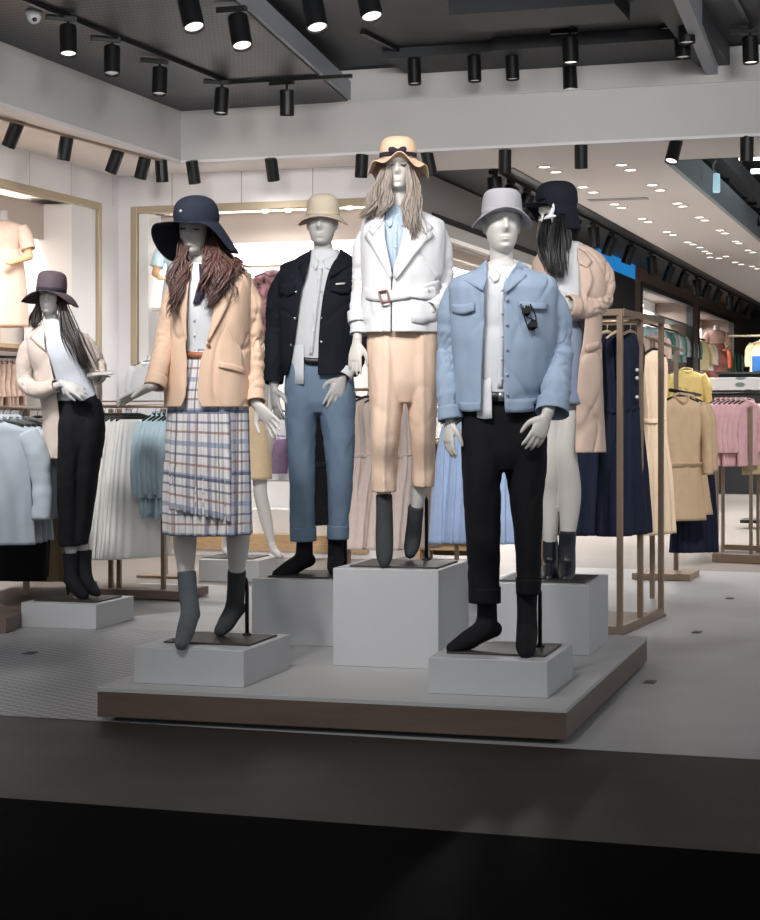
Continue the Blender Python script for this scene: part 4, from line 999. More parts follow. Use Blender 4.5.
sk = Garb(9.0, [(316, 548, 580, 0, .09), (345, 547, 584, 0, .12), (404, 546, 586, 0, .135)], 30, 64, 2.2)
sk.build('skirt', F_bgrey, m5.root, fold=folds(.004, 61, 7, 2), solid=.004)
g = Garb(9.0, [(242, 556, 578, .015, .05), (250, 549, 590, .01, .07), (262, 544, 596, 0, .10), (290, 546, 590, 0, .115), (322, 548, 582, 0, .10)], 36, 64)
g.build('tee', F_shirt, m5.root, fold=folds(.006, 63, 10, 4), solid=.003)
j = Garb(9.0, [(246, 552, 586, .03, .07, 556, 577), (254, 540, 599, .02, .09, 553, 578), (264, 534, 605, .01, .115, 551, 579), (290, 536, 605, 0, .14, 550, 580), (320, 538, 600, .01, .145, 550, 584), (380, 536, 601, .03, .15, 547, 577), (452, 533, 604, .05, .17, 544, 575)], 110, 170, 2.2)
j.build('trench_coat', F_trench, m5.root, fold=folds(.011, 65, 7, 1.6), solid=.005)
j.add_patch('collar', F_trench, m5.root, [(577, 247), (584, 252), (591, 262)], [(577, 258), (579, 264), (586, 268)], .014, .005, 8, 5, offB=.026)
j.add_patch('lapel', F_trench, m5.root, [(578, 262), (580, 285), (582, 305)], [(589, 268), (592, 280), (584, 306)], .012, .004, 12, 5, offB=.022)
sleeve(m5.root, 'sleeve', F_trench, [m5.J(591, 262, .02), m5.J(601, 275, .02), m5.J(601, 297, .0), m5.J(588, 307, -.10), m5.J(569, 306, -.17)], [.058, .062, .062, .058, .05], 19, .13)
sleeve(m5.root, 'sleeve', F_trench, [m5.J(547, 264, .04), m5.J(540, 280, .05), m5.J(540, 302, .05), m5.J(548, 317, -.04), m5.J(557, 313, -.11)], [.054, .056, .052, .048, .044], 23, .10)
cuff(m5.root, 'sleeve_cuff', F_trench, m5.J(576, 307, -.15), m5.J(567, 306, -.18), .056, .054)
j.add_patch('pocket_flap', F_trench, m5.root, [(585, 345), (592, 343), (599, 341)], [(586, 352), (592, 351), (599, 349)], .012, .004, 6, 3)
hair(m5, K_black, [([(548, 214, -.05), (546, 235, -.08), (549, 255, -.12), (556, 274, -.16)], .022, 80), ([(560, 214, -.09), (557, 236, -.13), (555, 256, -.15), (558, 278, -.17)], .020, 80), ([(541, 215, -.04), (540, 232, -.05), (542, 246, -.06), (544, 254, -.07)], .007, 18), ([(566, 218, -.06), (567, 234, -.08), (565, 250, -.10), (566, 248, -.10)], .010, 16), ([(570, 214, .02), (570, 232, .04), (571, 244, .06)], .02, 30)], wave=.005, freq=2.2, seed=12, r=.003, cap_face=52)
hc = m5.hc + m5.R @ V((0, .01, .048)); R = rot(-66, 2, 0)
def brim5(th, u):
    a = (th + math.pi) % (2 * math.pi) - math.pi; f = max(0, math.cos(a)); k = sm(abs(a), .7, 1.5)
    return (.085 + .105 * u * f ** 1.6 + .018 * u * k, -.004 + .012 * u * f - .118 * u * k)
hat(m5.root, 'hat', H_black, hc, R, [(.085, -.004), (.092, .03), (.092, .065), (.080, .098), (.052, .117), (.02, .122), (.004, .122)], brim5, solid=.004, oval=1.12)
mb = MB(); p = hc + R @ V((.02, -.103, .035)); 
for sd in (-1, 1): mb.ball(p + R @ V((sd * .02, -.004, .004 * sd)), (.022, .012, .013), 12, 8, R)
mb.ball(p + R @ V((0, -.008, 0)), .011); mb.build('hat_bow', H_black, m5.root, voxel=.004, relax=2)
q = m5.J(550, 212, -.12)
mb = MB(); mb.tube([m5.J(543.5, 219, -.125), m5.J(549, 216.5, -.128), m5.J(556, 216, -.122)], [.004, .012, .005], 10, 10); mb.tube([m5.J(549, 217, -.125), m5.J(552.5, 210, -.126), m5.J(553.5, 203.5, -.12)], [.012, .011, .004], 10, 10)
mb.build('hat_ornament', F_shirt, m5.root, voxel=.003, relax=2, label='white folded ribbon ornament')

# ================================================================ 6  woman in the beige coat (far left)
b, c, zt = plbase('F')
m6 = Man('female mannequin in open beige coat, black trousers and mauve floppy hat, far left', 11.2, b, True, M_skin2)
m6.body((50.5, 296, 0), (55, 326, .02),
        [(55, 321, .02, .045, .045), (57, 337, .02, .12, .07), (63, 355, 0, .13, .10), (74, 388, 0, .105, .08), (80, 420, 0, .145, .105), (80, 440, 0, .12, .09)],
        [[(34, 342, .02, .042), (27, 382, .02, .034), (42, 389, -.12, .028), (63, 384, -.17, .021)], [(82, 340, .04, .042), (97, 366, .06, .034), (98, 376, -.03, .028), (92, 376, -.10, .021)]],
        [[(72, 425, 0, .075), (68, 500, -.01, .048), (70, 525, .02, .045), (71, 556, .04, .034)], [(92, 425, 0, .075), (86, 500, .01, .048), (84, 525, .04, .042), (83, 552, .07, .034)]],
        [((64, 384, -.17), (.86, -.15, -.38), (.1, .7, -.5), -1, dict(curl=16, thumb_out=.5)), ((92, 375, -.10), (.8, -.25, .10), (0, .2, -1), 1, dict(curl=10, thumb_out=.6, L=.9))],
        yaw=-6, pitch=2, roll=5, hh=.225, hw=.95, neck_r=.044, voxel=.0055)
boot(m6, [(70.5, 553, .04, .052), (71, 566, .04, .046), (72, 579, .02, .044), (79, 591, -.06, .040), (85, 595.5, -.14, .026)], (68, 579, .08, .034), F_sock, stiletto=zt + .01)
boot(m6, [(84, 550, .07, .05), (84.5, 564, .07, .044), (86, 577, .05, .042), (92, 588, -.02, .038), (97, 593, -.09, .026)], (82, 577, .11, .03), F_sock, stiletto=zt + .01)
m6.stand((c.x, c.y), zt, .42, .38)
trousers(m6, F_black, [(394, 58.5, 99, 0, .098), (415, 58, 103.5, 0, .125), (440, 58, 104, 0, .13), (458, 58, 102, 0, .11)],
         [(430, 58, 88, 0, .108), (476, 58, 82, 0, .095), (510, 58.3, 80, .01, .085), (546, 58.5, 79, .03, .08)],
         [(430, 78, 104.5, 0, .108), (476, 76, 98, .01, .095), (510, 76, 92.5, .03, .085), (544, 75, 88, .05, .08)], fold=(.006, 14))
g = Garb(11.2, [(320, 46, 62, .01, .05), (327, 40, 72, .01, .07), (336, 34, 82, 0, .10), (356, 40, 88, 0, .118), (380, 52, 92, 0, .10), (396, 58, 98, 0, .10), (401, 59, 99, 0, .10)], 36, 64)
g.build('tee', F_tee, m6.root, fold=folds(.006, 73, 10, 4), solid=.003)
j = Garb(11.2, [(324, 42, 70, .03, .07, 45, 66), (330, 33, 78, .02, .085, 44, 68), (338, 26, 87, .01, .11, 44, 72), (356, 29, 94, 0, .13, 49, 81), (385, 38, 100, 0, .13, 56, 92), (420, 44, 101, .06, .14, 60, 98), (458, 44, 102, .08, .15, 61, 100)], 100, 150, 2.2)
j.build('coat', F_beige, m6.root, fold=folds(.010, 75, 7, 2), solid=.005)
j.add_patch('collar', F_beige, m6.root, [(45, 323), (36, 330), (30, 338)], [(45, 332), (45, 345), (47, 352)], .012, .004, 8, 5, offB=.02)
sleeve(m6.root, 'sleeve', F_beige, [m6.J(34, 340, .02), m6.J(27.5, 353, .03), m6.J(25, 380, .03), m6.J(38, 390.5, -.10), m6.J(56, 386, -.155)], [.055, .058, .052, .05, .044], 25, .10)
sleeve(m6.root, 'sleeve', F_beige, [m6.J(81, 338, .03), m6.J(90, 350, .05), m6.J(98.5, 366, .06), m6.J(99, 376, 0), m6.J(95, 377, -.07)], [.052, .054, .048, .045, .042], 27, .10)
hair(m6, K_dkbrown, [([(41, 297, -.02), (38, 308, -.02), (35, 318, -.02), (33, 328, -.03)], .016, 44), ([(61, 296, -.02), (66, 316, -.06), (73, 338, -.12), (86, 369, -.15)], .020, 60)], wave=.006, freq=3, seed=15, r=.003, cap_face=50)
hc = m6.hc + m6.R @ V((0, .008, .018)); R = rot(-6, -2, 4)
def brim6(th, u): return (.088 + .105 * u - .02 * u * u, .0 - .012 * u - .062 * u * u * abs(math.sin(th)) ** 2 - .035 * u * max(0, -math.cos(th)) + .010 * u * math.sin(3 * th + 1))
hat(m6.root, 'hat', H_mauve, hc, R, [(.088, .0), (.090, .04), (.087, .085), (.078, .115), (.055, .130), (.02, .134), (.004, .134)], brim6, solid=.004, oval=1.1)
hat_band(m6.root, 'hat_band', M_ribbon, hc, R, .0905, .006, .030, oval=1.1)

# ================================================================ 7  woman in the tan skirt (behind, mostly hidden)
b, c, zt = plbase('G')
m7 = Man('female mannequin in short tan skirt standing behind the plaid-skirt mannequin, mostly hidden', 14.3, b, True, M_skin2)
m7.body((250, 328, 0), (251, 350, .02),
        [(251, 347, .02, .045, .045), (252, 357, .02, .12, .07), (252, 372, 0, .13, .10), (254, 405, 0, .105, .08), (258, 432, 0, .145, .105), (258, 448, 0, .12, .09)],
        [[(236, 361, .02, .042), (232, 395, .02, .034), (234, 425, -.02, .022)], [(268, 361, .02, .042), (270, 395, .02, .034), (268, 422, -.02, .022)]],
        [[(249, 440, 0, .08), (240, 490, .05, .055), (232, 515, .12, .05), (226, 540, .2, .034)], [(264, 440, 0, .08), (260, 488, -.02, .056), (265, 515, .0, .052), (271, 542, .0, .032)]],
        [((234, 425, -.02), (0, -.1, -1), (1, .2, 0), 1, dict(curl=20)), ((268, 422, -.02), (0, -.1, -1), (-1, .2, 0), -1, dict(curl=20))],
        yaw=5, hh=.225, hw=.95, neck_r=.044, voxel=.007,
        feet=[[(226, 540, .2, .034), (226, 549, .2, .034), (230, 556, .12, .026)], [(271, 542, 0, .032), (274, 550, -.03, .032), (280, 556, -.10, .024)]])
m7.stand((c.x - .05, c.y), zt, .42, .38)
Garb(14.3, [(402, 240, 268, 0, .10), (425, 239, 270.5, 0, .13), (479, 237, 271.5, 0, .14)], 24, 48, 2.2).build('skirt', fabric('khaki_skirt_cloth', (206, 184, 152), .05), m7.root, fold=folds(.004, 83, 7, 2))
Garb(14.3, [(349, 243, 259, .01, .055), (355, 238, 266, .01, .08), (362, 234, 270, 0, .11), (385, 238, 267, 0, .12), (408, 240, 267, 0, .105)], 30, 48, 2.2).build('top', F_shirt, m7.root, fold=folds(.005, 85, 9, 4))

# garment details belong to their garment, hat trimmings to their hat
def nest(man):
    cur = {}; base = lambda o: o.name.split('.')[0]
    kids = sorted([o for o in bpy.data.objects if o.parent == man.root], key=lambda o: ORDER[o.name])
    for o in kids:
        n = base(o); tgt = None
        if n in ('shirt', 'blouse', 'tee', 'top'): cur['shirt'] = o
        elif n in ('jacket', 'blazer', 'trench_coat', 'coat'): cur['outer'] = o
        elif n in ('hat', 'skirt', 'trousers'): cur[n] = o
        elif n.startswith('hat_'): tgt = cur.get('hat')
        elif n == 'skirt_wrap_panel': tgt = cur.get('skirt')
        elif n == 'trouser_cuff': tgt = cur.get('trousers')
        elif n.startswith('shirt_'): tgt = cur.get('shirt')
        elif n == 'belt':
            tgt = cur.get('outer'); 
            if tgt is None: cur['belt'] = o
        elif n == 'belt_buckle': tgt = cur.get('outer') or cur.get('belt')
        elif n == 'button': tgt = cur.get('outer') or cur.get('shirt')
        elif n in ('sleeve', 'sleeve_cuff', 'collar', 'lapel', 'pocket', 'pocket_flap', 'hem_band', 'jacket_button', 'chest_emblem'): tgt = cur.get('outer')
        if tgt is not None: o.parent = tgt
ORDER = {o.name: i for i, o in enumerate(COL.objects)}
for mm in (m1, m2, m3, m4, m5, m6, m7): nest(mm)
# ================================================================ ceiling fittings
ORD = ['first', 'second', 'third', 'fourth', 'fifth', 'sixth', 'seventh', 'eighth', 'ninth', 'tenth', 'eleventh', 'twelfth', 'thirteenth', 'fourteenth', 'fifteenth', 'sixteenth', 'seventeenth', 'eighteenth', 'nineteenth', 'twentieth']
M_led = mat('lamp_lens', (235, 235, 240), .3, emit=(255, 248, 240), estr=1.6)
M_ledoff = mat('lamp_lens_dim', (150, 152, 158), .25, emit=(255, 248, 240), estr=.25)
def spotlight(mount, aim, label, group, R=.05, L=.19, adapter=True, lens=M_ledoff, drop=.03, adir=None):
    mount = V(mount); aim = V(aim).normalized()
    t = root('track_spotlight', mount, label, 'spotlight', group)
    if adapter:
        ad = (adir or D2).normalized(); mb = MB(); mb.bar(mount + V((0, 0, -.02)) - ad * .02 - ad * .13, mount + V((0, 0, -.02)) + ad * .06, .035, .04); mb.build('adapter', M_black, t, bevel=.003)
    j = mount + V((0, 0, -.04 - drop))
    mb = MB(); mb.tube([mount + V((0, 0, -.02)), j], [.011, .011], 3, 10); mb.ball(j, .018, 10, 8); mb.build('stem', M_black, t, smooth=True)
    c = j + aim * .05
    q = aim.to_track_quat('Z', 'Y').to_matrix()
    mb = MB(); mb.lathe([(.02, -.075), (R * .97, -.07), (R, -.062), (R, L - .07), (R * .96, L - .066), (R * .9, L - .070), (R * .80, L - .10)], c, q, 26, True, True); mb.build('housing', M_black, t, smooth=False)
    mb = MB(); mb.lathe([(R * .86, L - .082), (R * .5, L - .078), (.002, L - .076)], c, q, 20, True, True); mb.build('lens', lens, t, smooth=True)
    return t
DOWN = V((0, 0, -1))
# spots under the light bulkhead lip
for i, (px, py, ax, ay, lens) in enumerate([(17, 121, -.45, .2, 0), (67, 134, -.2, .15, 0), (118, 149, -.4, .2, 0), (145, 155, -.28, .2, 0), (161, 158, .05, .1, 0), (192, 160, .12, .25, 0), (271, 157, .12, .3, 0), (362, 153, -.05, .2, 0), (427, 151, .22, .2, 0), (505, 148, 0, .2, 0), (581, 143, .03, .2, 0), (676, 139, -.3, -.35, 1), (747, 135, 0, .1, 0)]):
    Y = 2.25 * F / (CY - py) + .05; p = at(px, py, Y); p.z = ZC
    spotlight(p, (ax, ay, -1), ORD[i] + ' black spotlight from the left along the pale bulkhead edge', 'spotlights along the bulkhead edge', adapter=False, drop=-.02, R=.055, L=.2, lens=M_led if lens else M_ledoff)
mb = MB(); mb.bar(at(-60, 95, 2.25 * F / 320) + V((-.12, 0, -.02)), at(178, 159, 2.25 * F / 256) + V((-.12, 0, -.02)), .03, .02); o = mb.build('lighting_track', M_bronze); tag(o, 'slim track under the left bulkhead edge carrying the leftmost spotlights', 'lighting track')
# tracks in the dark void
def track(a, b, label, up=.0):
    mb = MB(); mb.bar(a, b, .035, .03); o = mb.build('lighting_track', M_black, bevel=.002); tag(o, label, 'lighting track')
zt_ = ZV - .02
def vz(px, py, z): return at(px, py, F * (H - z) / (py - CY))
track(vz(0, -10, zt_), vz(228, 83, zt_), 'black lighting track running diagonally under the dark mesh ceiling at top left')
track(vz(226, 83, zt_), vz(352, 76, zt_), 'black lighting track crossing the mesh ceiling left of the grey beam')
for i, (px, py) in enumerate([(68, 16), (112, 37), (160, 59), (222, 80)]):
    spotlight(vz(px, py, zt_), (.06 * (1 - i * .6), -.25 + .05 * i, -1), ORD[i] + ' black spotlight from the left on the diagonal track under the mesh ceiling', 'spotlights on the diagonal track', lens=M_led if i == 0 else M_ledoff, adir=D1 + D2 * 1.2, R=.058, L=.2, drop=.05)
spotlight(vz(287, 80, zt_), (0, .1, -1), 'black spotlight on the cross track just left of the grey beam', 'spotlights in the dark void', R=.058, L=.2, drop=.06)
for px, py, ax, lb in [(188, -14, .25, 'black spotlight cut by the top edge, left of the tilted one beside the beam'), (238, 6, .18, 'large tilted black spotlight left of the grey beam near the top edge'), (312, -14, .2, 'black spotlight at the top edge just right of the grey beam'), (366, -26, .2, 'black spotlight almost cut off by the top edge, right of the grey beam')]:
    spotlight(vz(px, py, zt_), (ax, -.35, -1), lb, 'spotlights in the dark void', R=.068, L=.22, lens=M_led, drop=.05)
zr = ZV2 + .10
track(vz(362, 32, zr), vz(402, 52, zr), 'short black track slanting down right of the grey beam'); track(vz(402, 52, zr), vz(548, 41, zr), 'black track crossing the dark ceiling above the white-jacket mannequin')
for px, py, lb in [(414, 51, 'black spotlight on the cross track above the peach hat'), (474, 48, 'black spotlight on the cross track above the grey hat'), (512, 46, 'black spotlight at the right end of the cross track'), (570, 57, 'lower of two stacked black spotlights above the black cap'), (750, 57, 'lower of two stacked black spotlights at the right edge'), (570, 28, 'upper of two stacked black spotlights above the black cap'), (750, 28, 'upper of two stacked black spotlights at the right edge'), (686, 6, 'small black spotlight beside the dark beam at top right'), (682, 22, 'small tilted black spotlight under the dark beam at top right')]:
    spotlight(vz(px, py, zr), (0.03, -.06, -1), lb, 'spotlights in the dark void', R=.062 if px > 560 else .055, L=.2, lens=M_led if px in (570, 750) else M_ledoff, drop=.05)
track(vz(548, -20, zr), vz(572, 30, zr), 'black track leading to the stacked spotlights above the black cap'); track(vz(726, -20, zr), vz(752, 30, zr), 'black track leading to the stacked spotlights at the right edge')
# dome camera
p = vz(34, 11, ZV); t = root('dome_camera', p, 'small white dome security camera on the dark mesh ceiling at top left', 'security camera')
mb = MB(); mb.lathe([(.055, 0), (.056, -.02), (.052, -.03)], p, None, 24); mb.build('mount_ring', M_white, t, smooth=True)
mb = MB(); mb.lathe([(.050, -.028), (.048, -.05), (.036, -.072), (.018, -.084), (.002, -.087)], p, None, 24); mb.build('housing', M_white, t, smooth=True)
mb = MB(); mb.ball(p + V((.01, -.034, -.062)), (.017, .014, .017)); mb.build('lens', M_lens, t, smooth=True)
# recessed downlights
M_rim = mat('downlight_rim', (200, 196, 192), .5); M_dl = glow('downlight_glow', (255, 250, 242), 6.0); M_dlb = glow('downlight_cool_glow', (190, 225, 255), 6.0)
DL = [(544.5, 166.6), (555.8, 171.7), (621.5, 164.6), (630.3, 169.7), (582.8, 186.8), (593, 192), (652.2, 184.7), (660, 189.9), (614.6, 203.9), (621.5, 207.3), (677.5, 203), (682.6, 206), (642, 218.3), (648, 221.7), (699.6, 217), (705, 220), (667, 231.6), (673, 234.5), (720, 230), (725, 233), (688, 242), (693, 244), (735.7, 241), (739, 243), (700, 247), (705, 251), (709, 253), (748, 250), (753, 252), (710, 257), (719, 258), (726, 256), (735, 262), (741, 264), (752, 266), (757, 268.5)]
for i, (px, py) in enumerate(DL):
    p = vz(px, py, ZC); big = .055
    lb = 'recessed ceiling downlight, %s of its row of pairs counted from the shop front on the pale aisle ceiling' % (ORD[i] if i < 20 else 'number ' + ORD[i - 20] + ' after twenty')
    lb = ' '.join(lb.split()[:16])
    t = root('downlight', p, 'round downlight in the pale aisle ceiling, ' + (ORD[i] if i < 20 else 'twenty-' + ORD[i - 20]) + ' counted from the shop front', 'downlight', 'downlights of the aisle ceiling')
    mb = MB(); mb.lathe([(big * 1.25, 0), (big * 1.25, -.006), (big * .98, -.008), (big * .95, -.001)], p, None, 20, False, False); mb.build('rim', M_rim, t, smooth=True)
    mb = MB(); mb.lathe([(big, -.003), (big * .5, -.004), (.002, -.004)], p, None, 20, False, True); mb.build('lamp', M_dlb if i in (24,) else M_dl, t, smooth=True)
for i, (px, py) in enumerate([(263, 203), (289, 203), (317, 202.5), (357, 201.5)]):
    p = W(0, 0, 0); Y = 16.6; q = at(px, py, Y); r_ = (q - O0).dot(D2); q = W(r_, .10, ZN - .075)
    mb = MB(); mb.lathe([(.028, .01), (.03, -.012), (.024, -.014), (.002, -.012)], q, None, 16); o = anchored(mb.build('niche_downlight', M_dl, smooth=True), q)
    tag(o, ORD[i] + ' small glowing spot from the left under the gold frame of the back niche', 'downlight', 'small lamps of the back niche')
p = vz(618, 199, ZC); 
mb = MB(); mb.box((p.x, p.y, ZC - .004), (.62, .16, .008), RZ); o = mb.build('air_vent', M_greyfascia, bevel=.002); tag(o, 'flat grey air vent in the pale aisle ceiling', 'vent')
# linear lamps and fittings under the exposed ceiling
for px, py, lb in [(739, 158.5, 'glowing white tube lamp under the dark ceiling at the right edge, nearer one'), (751, 171.5, 'glowing white tube lamp under the dark ceiling at the right edge, farther one')]:
    p = vz(px, py, 4.12); t = root('tube_lamp', p, lb, 'tube lamp', 'tube lamps')
    mb = MB(); mb.bar(p, p + D2 * 1.5, .07, .05); mb.build('diffuser', glow('tube_glow', (225, 245, 255), 5.0), t, bevel=.01)
    mb = MB(); mb.bar(p + V((0, 0, .04)), p + D2 * 1.5 + V((0, 0, .04)), .08, .03); mb.bar(p + D2 * .3 + V((0, 0, .04)), p + D2 * .3 + V((0, 0, .505)), .015); mb.bar(p + D2 * 1.2 + V((0, 0, .04)), p + D2 * 1.2 + V((0, 0, .505)), .015); mb.build('batten', M_dark, t)
for px, py, ax, ln, lb in [(684, 147, 0, 0, 'black spotlight half hidden behind the pale ceiling edge, right of the aisle'), (695, 149, 0, 0, 'black straight spotlight under the dark ceiling right of the aisle'), (724, 178, .1, 0, 'black spotlight beside the hanging glass pendant'), (742, 197, -.15, 1, 'black spotlight with a bright white lens facing the camera'), (752, 202, .2, 0, 'black tilted spotlight right of the bright-lensed one'), (758, 208, 0, 0, 'black spotlight cut by the right edge under the dark ceiling')]:
    p = vz(px, py, 4.0 if py > 170 else 3.95); spotlight(p, (ax, -.7 if ln else -.1, -1), lb, 'spotlights of the exposed ceiling', R=.062, L=.24, lens=M_led if ln else M_ledoff, drop=.06)
p = vz(716, 160, 3.9); t = root('glass_pendant', p, 'hanging glass pendant lamp on a pale cable right of the aisle ceiling', 'pendant lamp')
e = at(716.5, 174, p.y); mb = MB(); mb.tube([p, p + V((-.03, 0, -.07)), e], [.012, .012, .012], 10, 8); mb.build('cable', M_white, t, smooth=True)
M_glass = mat('pendant_glass', (170, 205, 215), .1, emit=(190, 235, 250), estr=.6)
mb = MB(); mb.lathe([(.01, .01), (.035, 0), (.04, -.17), (.034, -.19), (.002, -.195)], e, None, 18); mb.build('glass_shade', M_glass, t, smooth=True)
# spots of the dark trough along the aisle wall
track(W(3.35, .8, 3.62), W(3.35, 27, 3.62), 'long black track in the dark trough above the aisle wall')
sv = [1.2, 1.9, 2.6, 3.3, 4.1, 5.0, 6.0, 7.2, 8.6, 10.2, 12.0, 13.4, 14.8, 16.2, 17.6, 19.2, 20.8, 22.6]
for i, s_ in enumerate(sv):
    spotlight(W(3.35, s_, 3.61), (-.35 if i % 3 else .1, .1, -1), ORD[i] + ' black spotlight from the shop front in the dark trough', 'spotlights of the dark trough', R=.07, L=.24, adir=D1)
# ================================================================ hanging clothes
M_hook = mat('hanger_wire', (120, 120, 122), .3, .8)
M_hwood = mat('hanger_wood', (206, 184, 150), .5)
M_hblack = mat('hanger_black', (20, 20, 22), .4)
PROTO = {}
def flat_loft(rows, seed, n=40, seg=64, e=2.6, pleat=None, fold=.012):
    q, P = pchip([r[0] for r in rows], [r[1:] for r in rows], n); R = []
    for i in range(n):
        w, d = P[i]; t = i / (n - 1); ring = []
        for j in range(seg):
            ph = 2 * math.pi * j / seg; x = w * sgnpow(math.sin(ph), 2 / e); y = -d * sgnpow(math.cos(ph), 2 / e)
            f = fold * (noise.noise(V((x * 9, seed * 3.3 + (1 if y > 0 else 0) * 9, q[i] * 1.6))) + .5 * noise.noise(V((x * 22, seed * 1.7 + y * 5, q[i] * 4)))) * (.4 + t)
            if pleat: f += pleat[1] * (t ** .5) * math.cos(pleat[0] * ph + seed)
            ring.append(V((x, y + (f if y < 0 else f * .8) + .03 * math.sin(x * 4 + seed) * t, -q[i])))
        R.append(ring)
    mb = MB(); mb.grid(R, True, True, True); return mb
def hanger_mb(w=.20):
    mb = MB(); mb.tube([(-w, 0, -.085), (-w * .5, 0, -.055), (0, 0, -.04), (w * .5, 0, -.055), (w, 0, -.085)], [.008, .010, .012, .010, .008], 16, 8)
    mb.tube([(0, 0, -.04), (0, 0, -.008), (.012, 0, .012), (.006, 0, .026), (-.012, 0, .024)], [.0025] * 5, 16, 6); return mb
def proto(kind, seed):
    k = (kind, seed)
    if k in PROTO: return PROTO[k]
    out = {}
    if kind in ('shirt', 'jacket'):
        L = .74 if kind == 'shirt' else .80; d = .035 if kind == 'shirt' else .055
        out['torso'] = flat_loft([(.045, .06, .03), (.07, .12, .035), (.095, .20, .04), (.14, .225, d), (.3, .225, d), (L, .25, d)], seed)
        for sx in (-1, 1):
            mb = MB(); mb.tube([(sx * .195, 0, -.115), (sx * .25, 0, -.21), (sx * .285, .01, -.40), (sx * .285, -.01, -.60)], [(.06, .035), (.066, .045), (.056, .042), (.05, .038)], 28, 18, xdir=(1, 0, 0), disp=lambda t, a: .16 * noise.noise(V((math.cos(a) * 1.2 + seed, sx * 3, t * 9))))
            out['sleeve' + ('' if sx < 0 else '_')] = mb
        mb = MB(); mb.tube([(-.075, -.01, -.052), (0, -.042, -.085), (.075, -.01, -.052), (0, .03, -.035), (-.075, -.01, -.052)], [(.008, .022)] * 5, 24, 8); out['collar'] = mb
    elif kind == 'coat':
        out['torso'] = flat_loft([(.045, .06, .03), (.07, .12, .035), (.095, .20, .045), (.14, .225, .06), (.5, .21, .06), (1.02, .29, .07)], seed)
        for sx in (-1, 1):
            mb = MB(); mb.tube([(sx * .195, 0, -.115), (sx * .25, 0, -.21), (sx * .28, .01, -.40), (sx * .28, -.01, -.66)], [(.06, .04), (.068, .05), (.058, .048), (.055, .044)], 28, 18, xdir=(1, 0, 0), disp=lambda t, a: .14 * noise.noise(V((math.cos(a) * 1.2 + seed, sx * 3, t * 9))))
            out['sleeve' + ('' if sx < 0 else '_')] = mb
        mb = MB(); mb.tube([(-.075, -.01, -.052), (0, -.05, -.10), (.075, -.01, -.052), (0, .03, -.035), (-.075, -.01, -.052)], [(.010, .028)] * 5, 24, 8); out['collar'] = mb
        mb = flat_loft([(.56, .222, .073), (.60, .226, .075)], seed, 4, 48, fold=0); out['belt'] = mb
    elif kind == 'skirt':
        out['skirt'] = flat_loft([(.075, .17, .02), (.10, .18, .03), (.5, .26, .06), (1.08, .33, .085)], seed, pleat=(22, .010), seg=110)
    elif kind == 'tulle':
        out['skirt'] = flat_loft([(.075, .15, .02), (.12, .18, .04), (.5, .27, .09), (.95, .34, .12)], seed, pleat=(15, .016), seg=110)
    elif kind == 'dress':
        out['dress'] = flat_loft([(.05, .05, .02), (.075, .12, .03), (.10, .18, .04), (.16, .20, .05), (.46, .165, .05), (.54, .17, .055), (.9, .27, .08), (1.26, .33, .10)], seed, pleat=(12, .009), seg=96, n=54)
        mb = flat_loft([(.50, .172, .058), (.53, .174, .060)], seed, 4, 48, fold=0); out['waist_tie'] = mb
    elif kind == 'trousers':
        mb = flat_loft([(.09, .17, .02), (.12, .18, .035), (.35, .19, .045), (.5, .18, .045), (1.0, .15, .04)], seed, fold=.008); out['trousers'] = mb
    h = hanger_mb(.19); me = {}
    for nm, mb in out.items():
        m = mb.mesh(nm.rstrip('_')); m.polygons.foreach_set('use_smooth', [True] * len(m.polygons)); m.materials.append(None); me[nm] = m
    m = h.mesh('hanger'); m.polygons.foreach_set('use_smooth', [True] * len(m.polygons)); m.materials.append(None); me['hanger'] = m
    PROTO[k] = me; return me
def hang(kind, name, cat, label, p, rz, m, group=None, seed=0, hm=None, sc=(1, 1, 1)):
    me = proto(kind, seed); t = root(name, p, label, cat, group); t.rotation_euler = (0, 0, rz); t.scale = sc
    for nm, d in me.items():
        o = bpy.data.objects.new(nm.rstrip('_'), d); COL.objects.link(o); o.parent = t
        o.material_slots[0].link = 'OBJECT'; o.material_slots[0].material = (hm or M_hblack) if nm == 'hanger' else m
    return t
def rail(name, a, b, label, cat='clothes rail', r=.012, m=None):
    mb = MB(); mb.tube([a, b], [r, r], 3, 12); o = mb.build(name, m or M_bronze, smooth=True); anchored(o, a); return tag(o, label, cat)

C_pblue = fabric('pale_blue_shirting', (176, 185, 195), .04)
C_khaki = fabric('khaki_cloth', (150, 130, 98), .07)
C_offw = fabric('off_white_pleats', (234, 232, 229), .02)
C_aqua = fabric('pale_aqua_cloth', (172, 194, 204), .05)
C_green = fabric('bottle_green_satin', (58, 98, 84), .12, rough=.5)
C_pink = fabric('shell_pink_cloth', (216, 188, 172), .05)
C_mauve = fabric('mauve_grey_tulle', (190, 174, 166), .05)
C_tblue = fabric('cornflower_tulle', (160, 180, 212), .05)
C_navy = fabric('midnight_navy_cloth', (27, 33, 52), .14)
C_cream = fabric('cream_peach_cloth', (232, 206, 178), .04)
C_trench = fabric('camel_trench', (200, 172, 140), .05)
C_yellow = fabric('soft_yellow', (222, 200, 130), .06)
C_rose = fabric('rose_pink', (216, 172, 176), .06)
C_sand = fabric('sand_yellow', (206, 188, 146), .06)
C_teal = fabric('sea_green', (110, 170, 155), .1)
C_orange = fabric('coral_orange', (226, 120, 84), .08)
C_print = fabric('dark_floral_print', (96, 66, 70), .97, vs=16)
C_lilac = fabric('dusty_purple', (122, 102, 130), .08)
RD1 = math.pi / 2 + RZ          # width of the garment along D1 (seen edge-on)
RD2 = RZ                         # width along D2 (faces the camera)

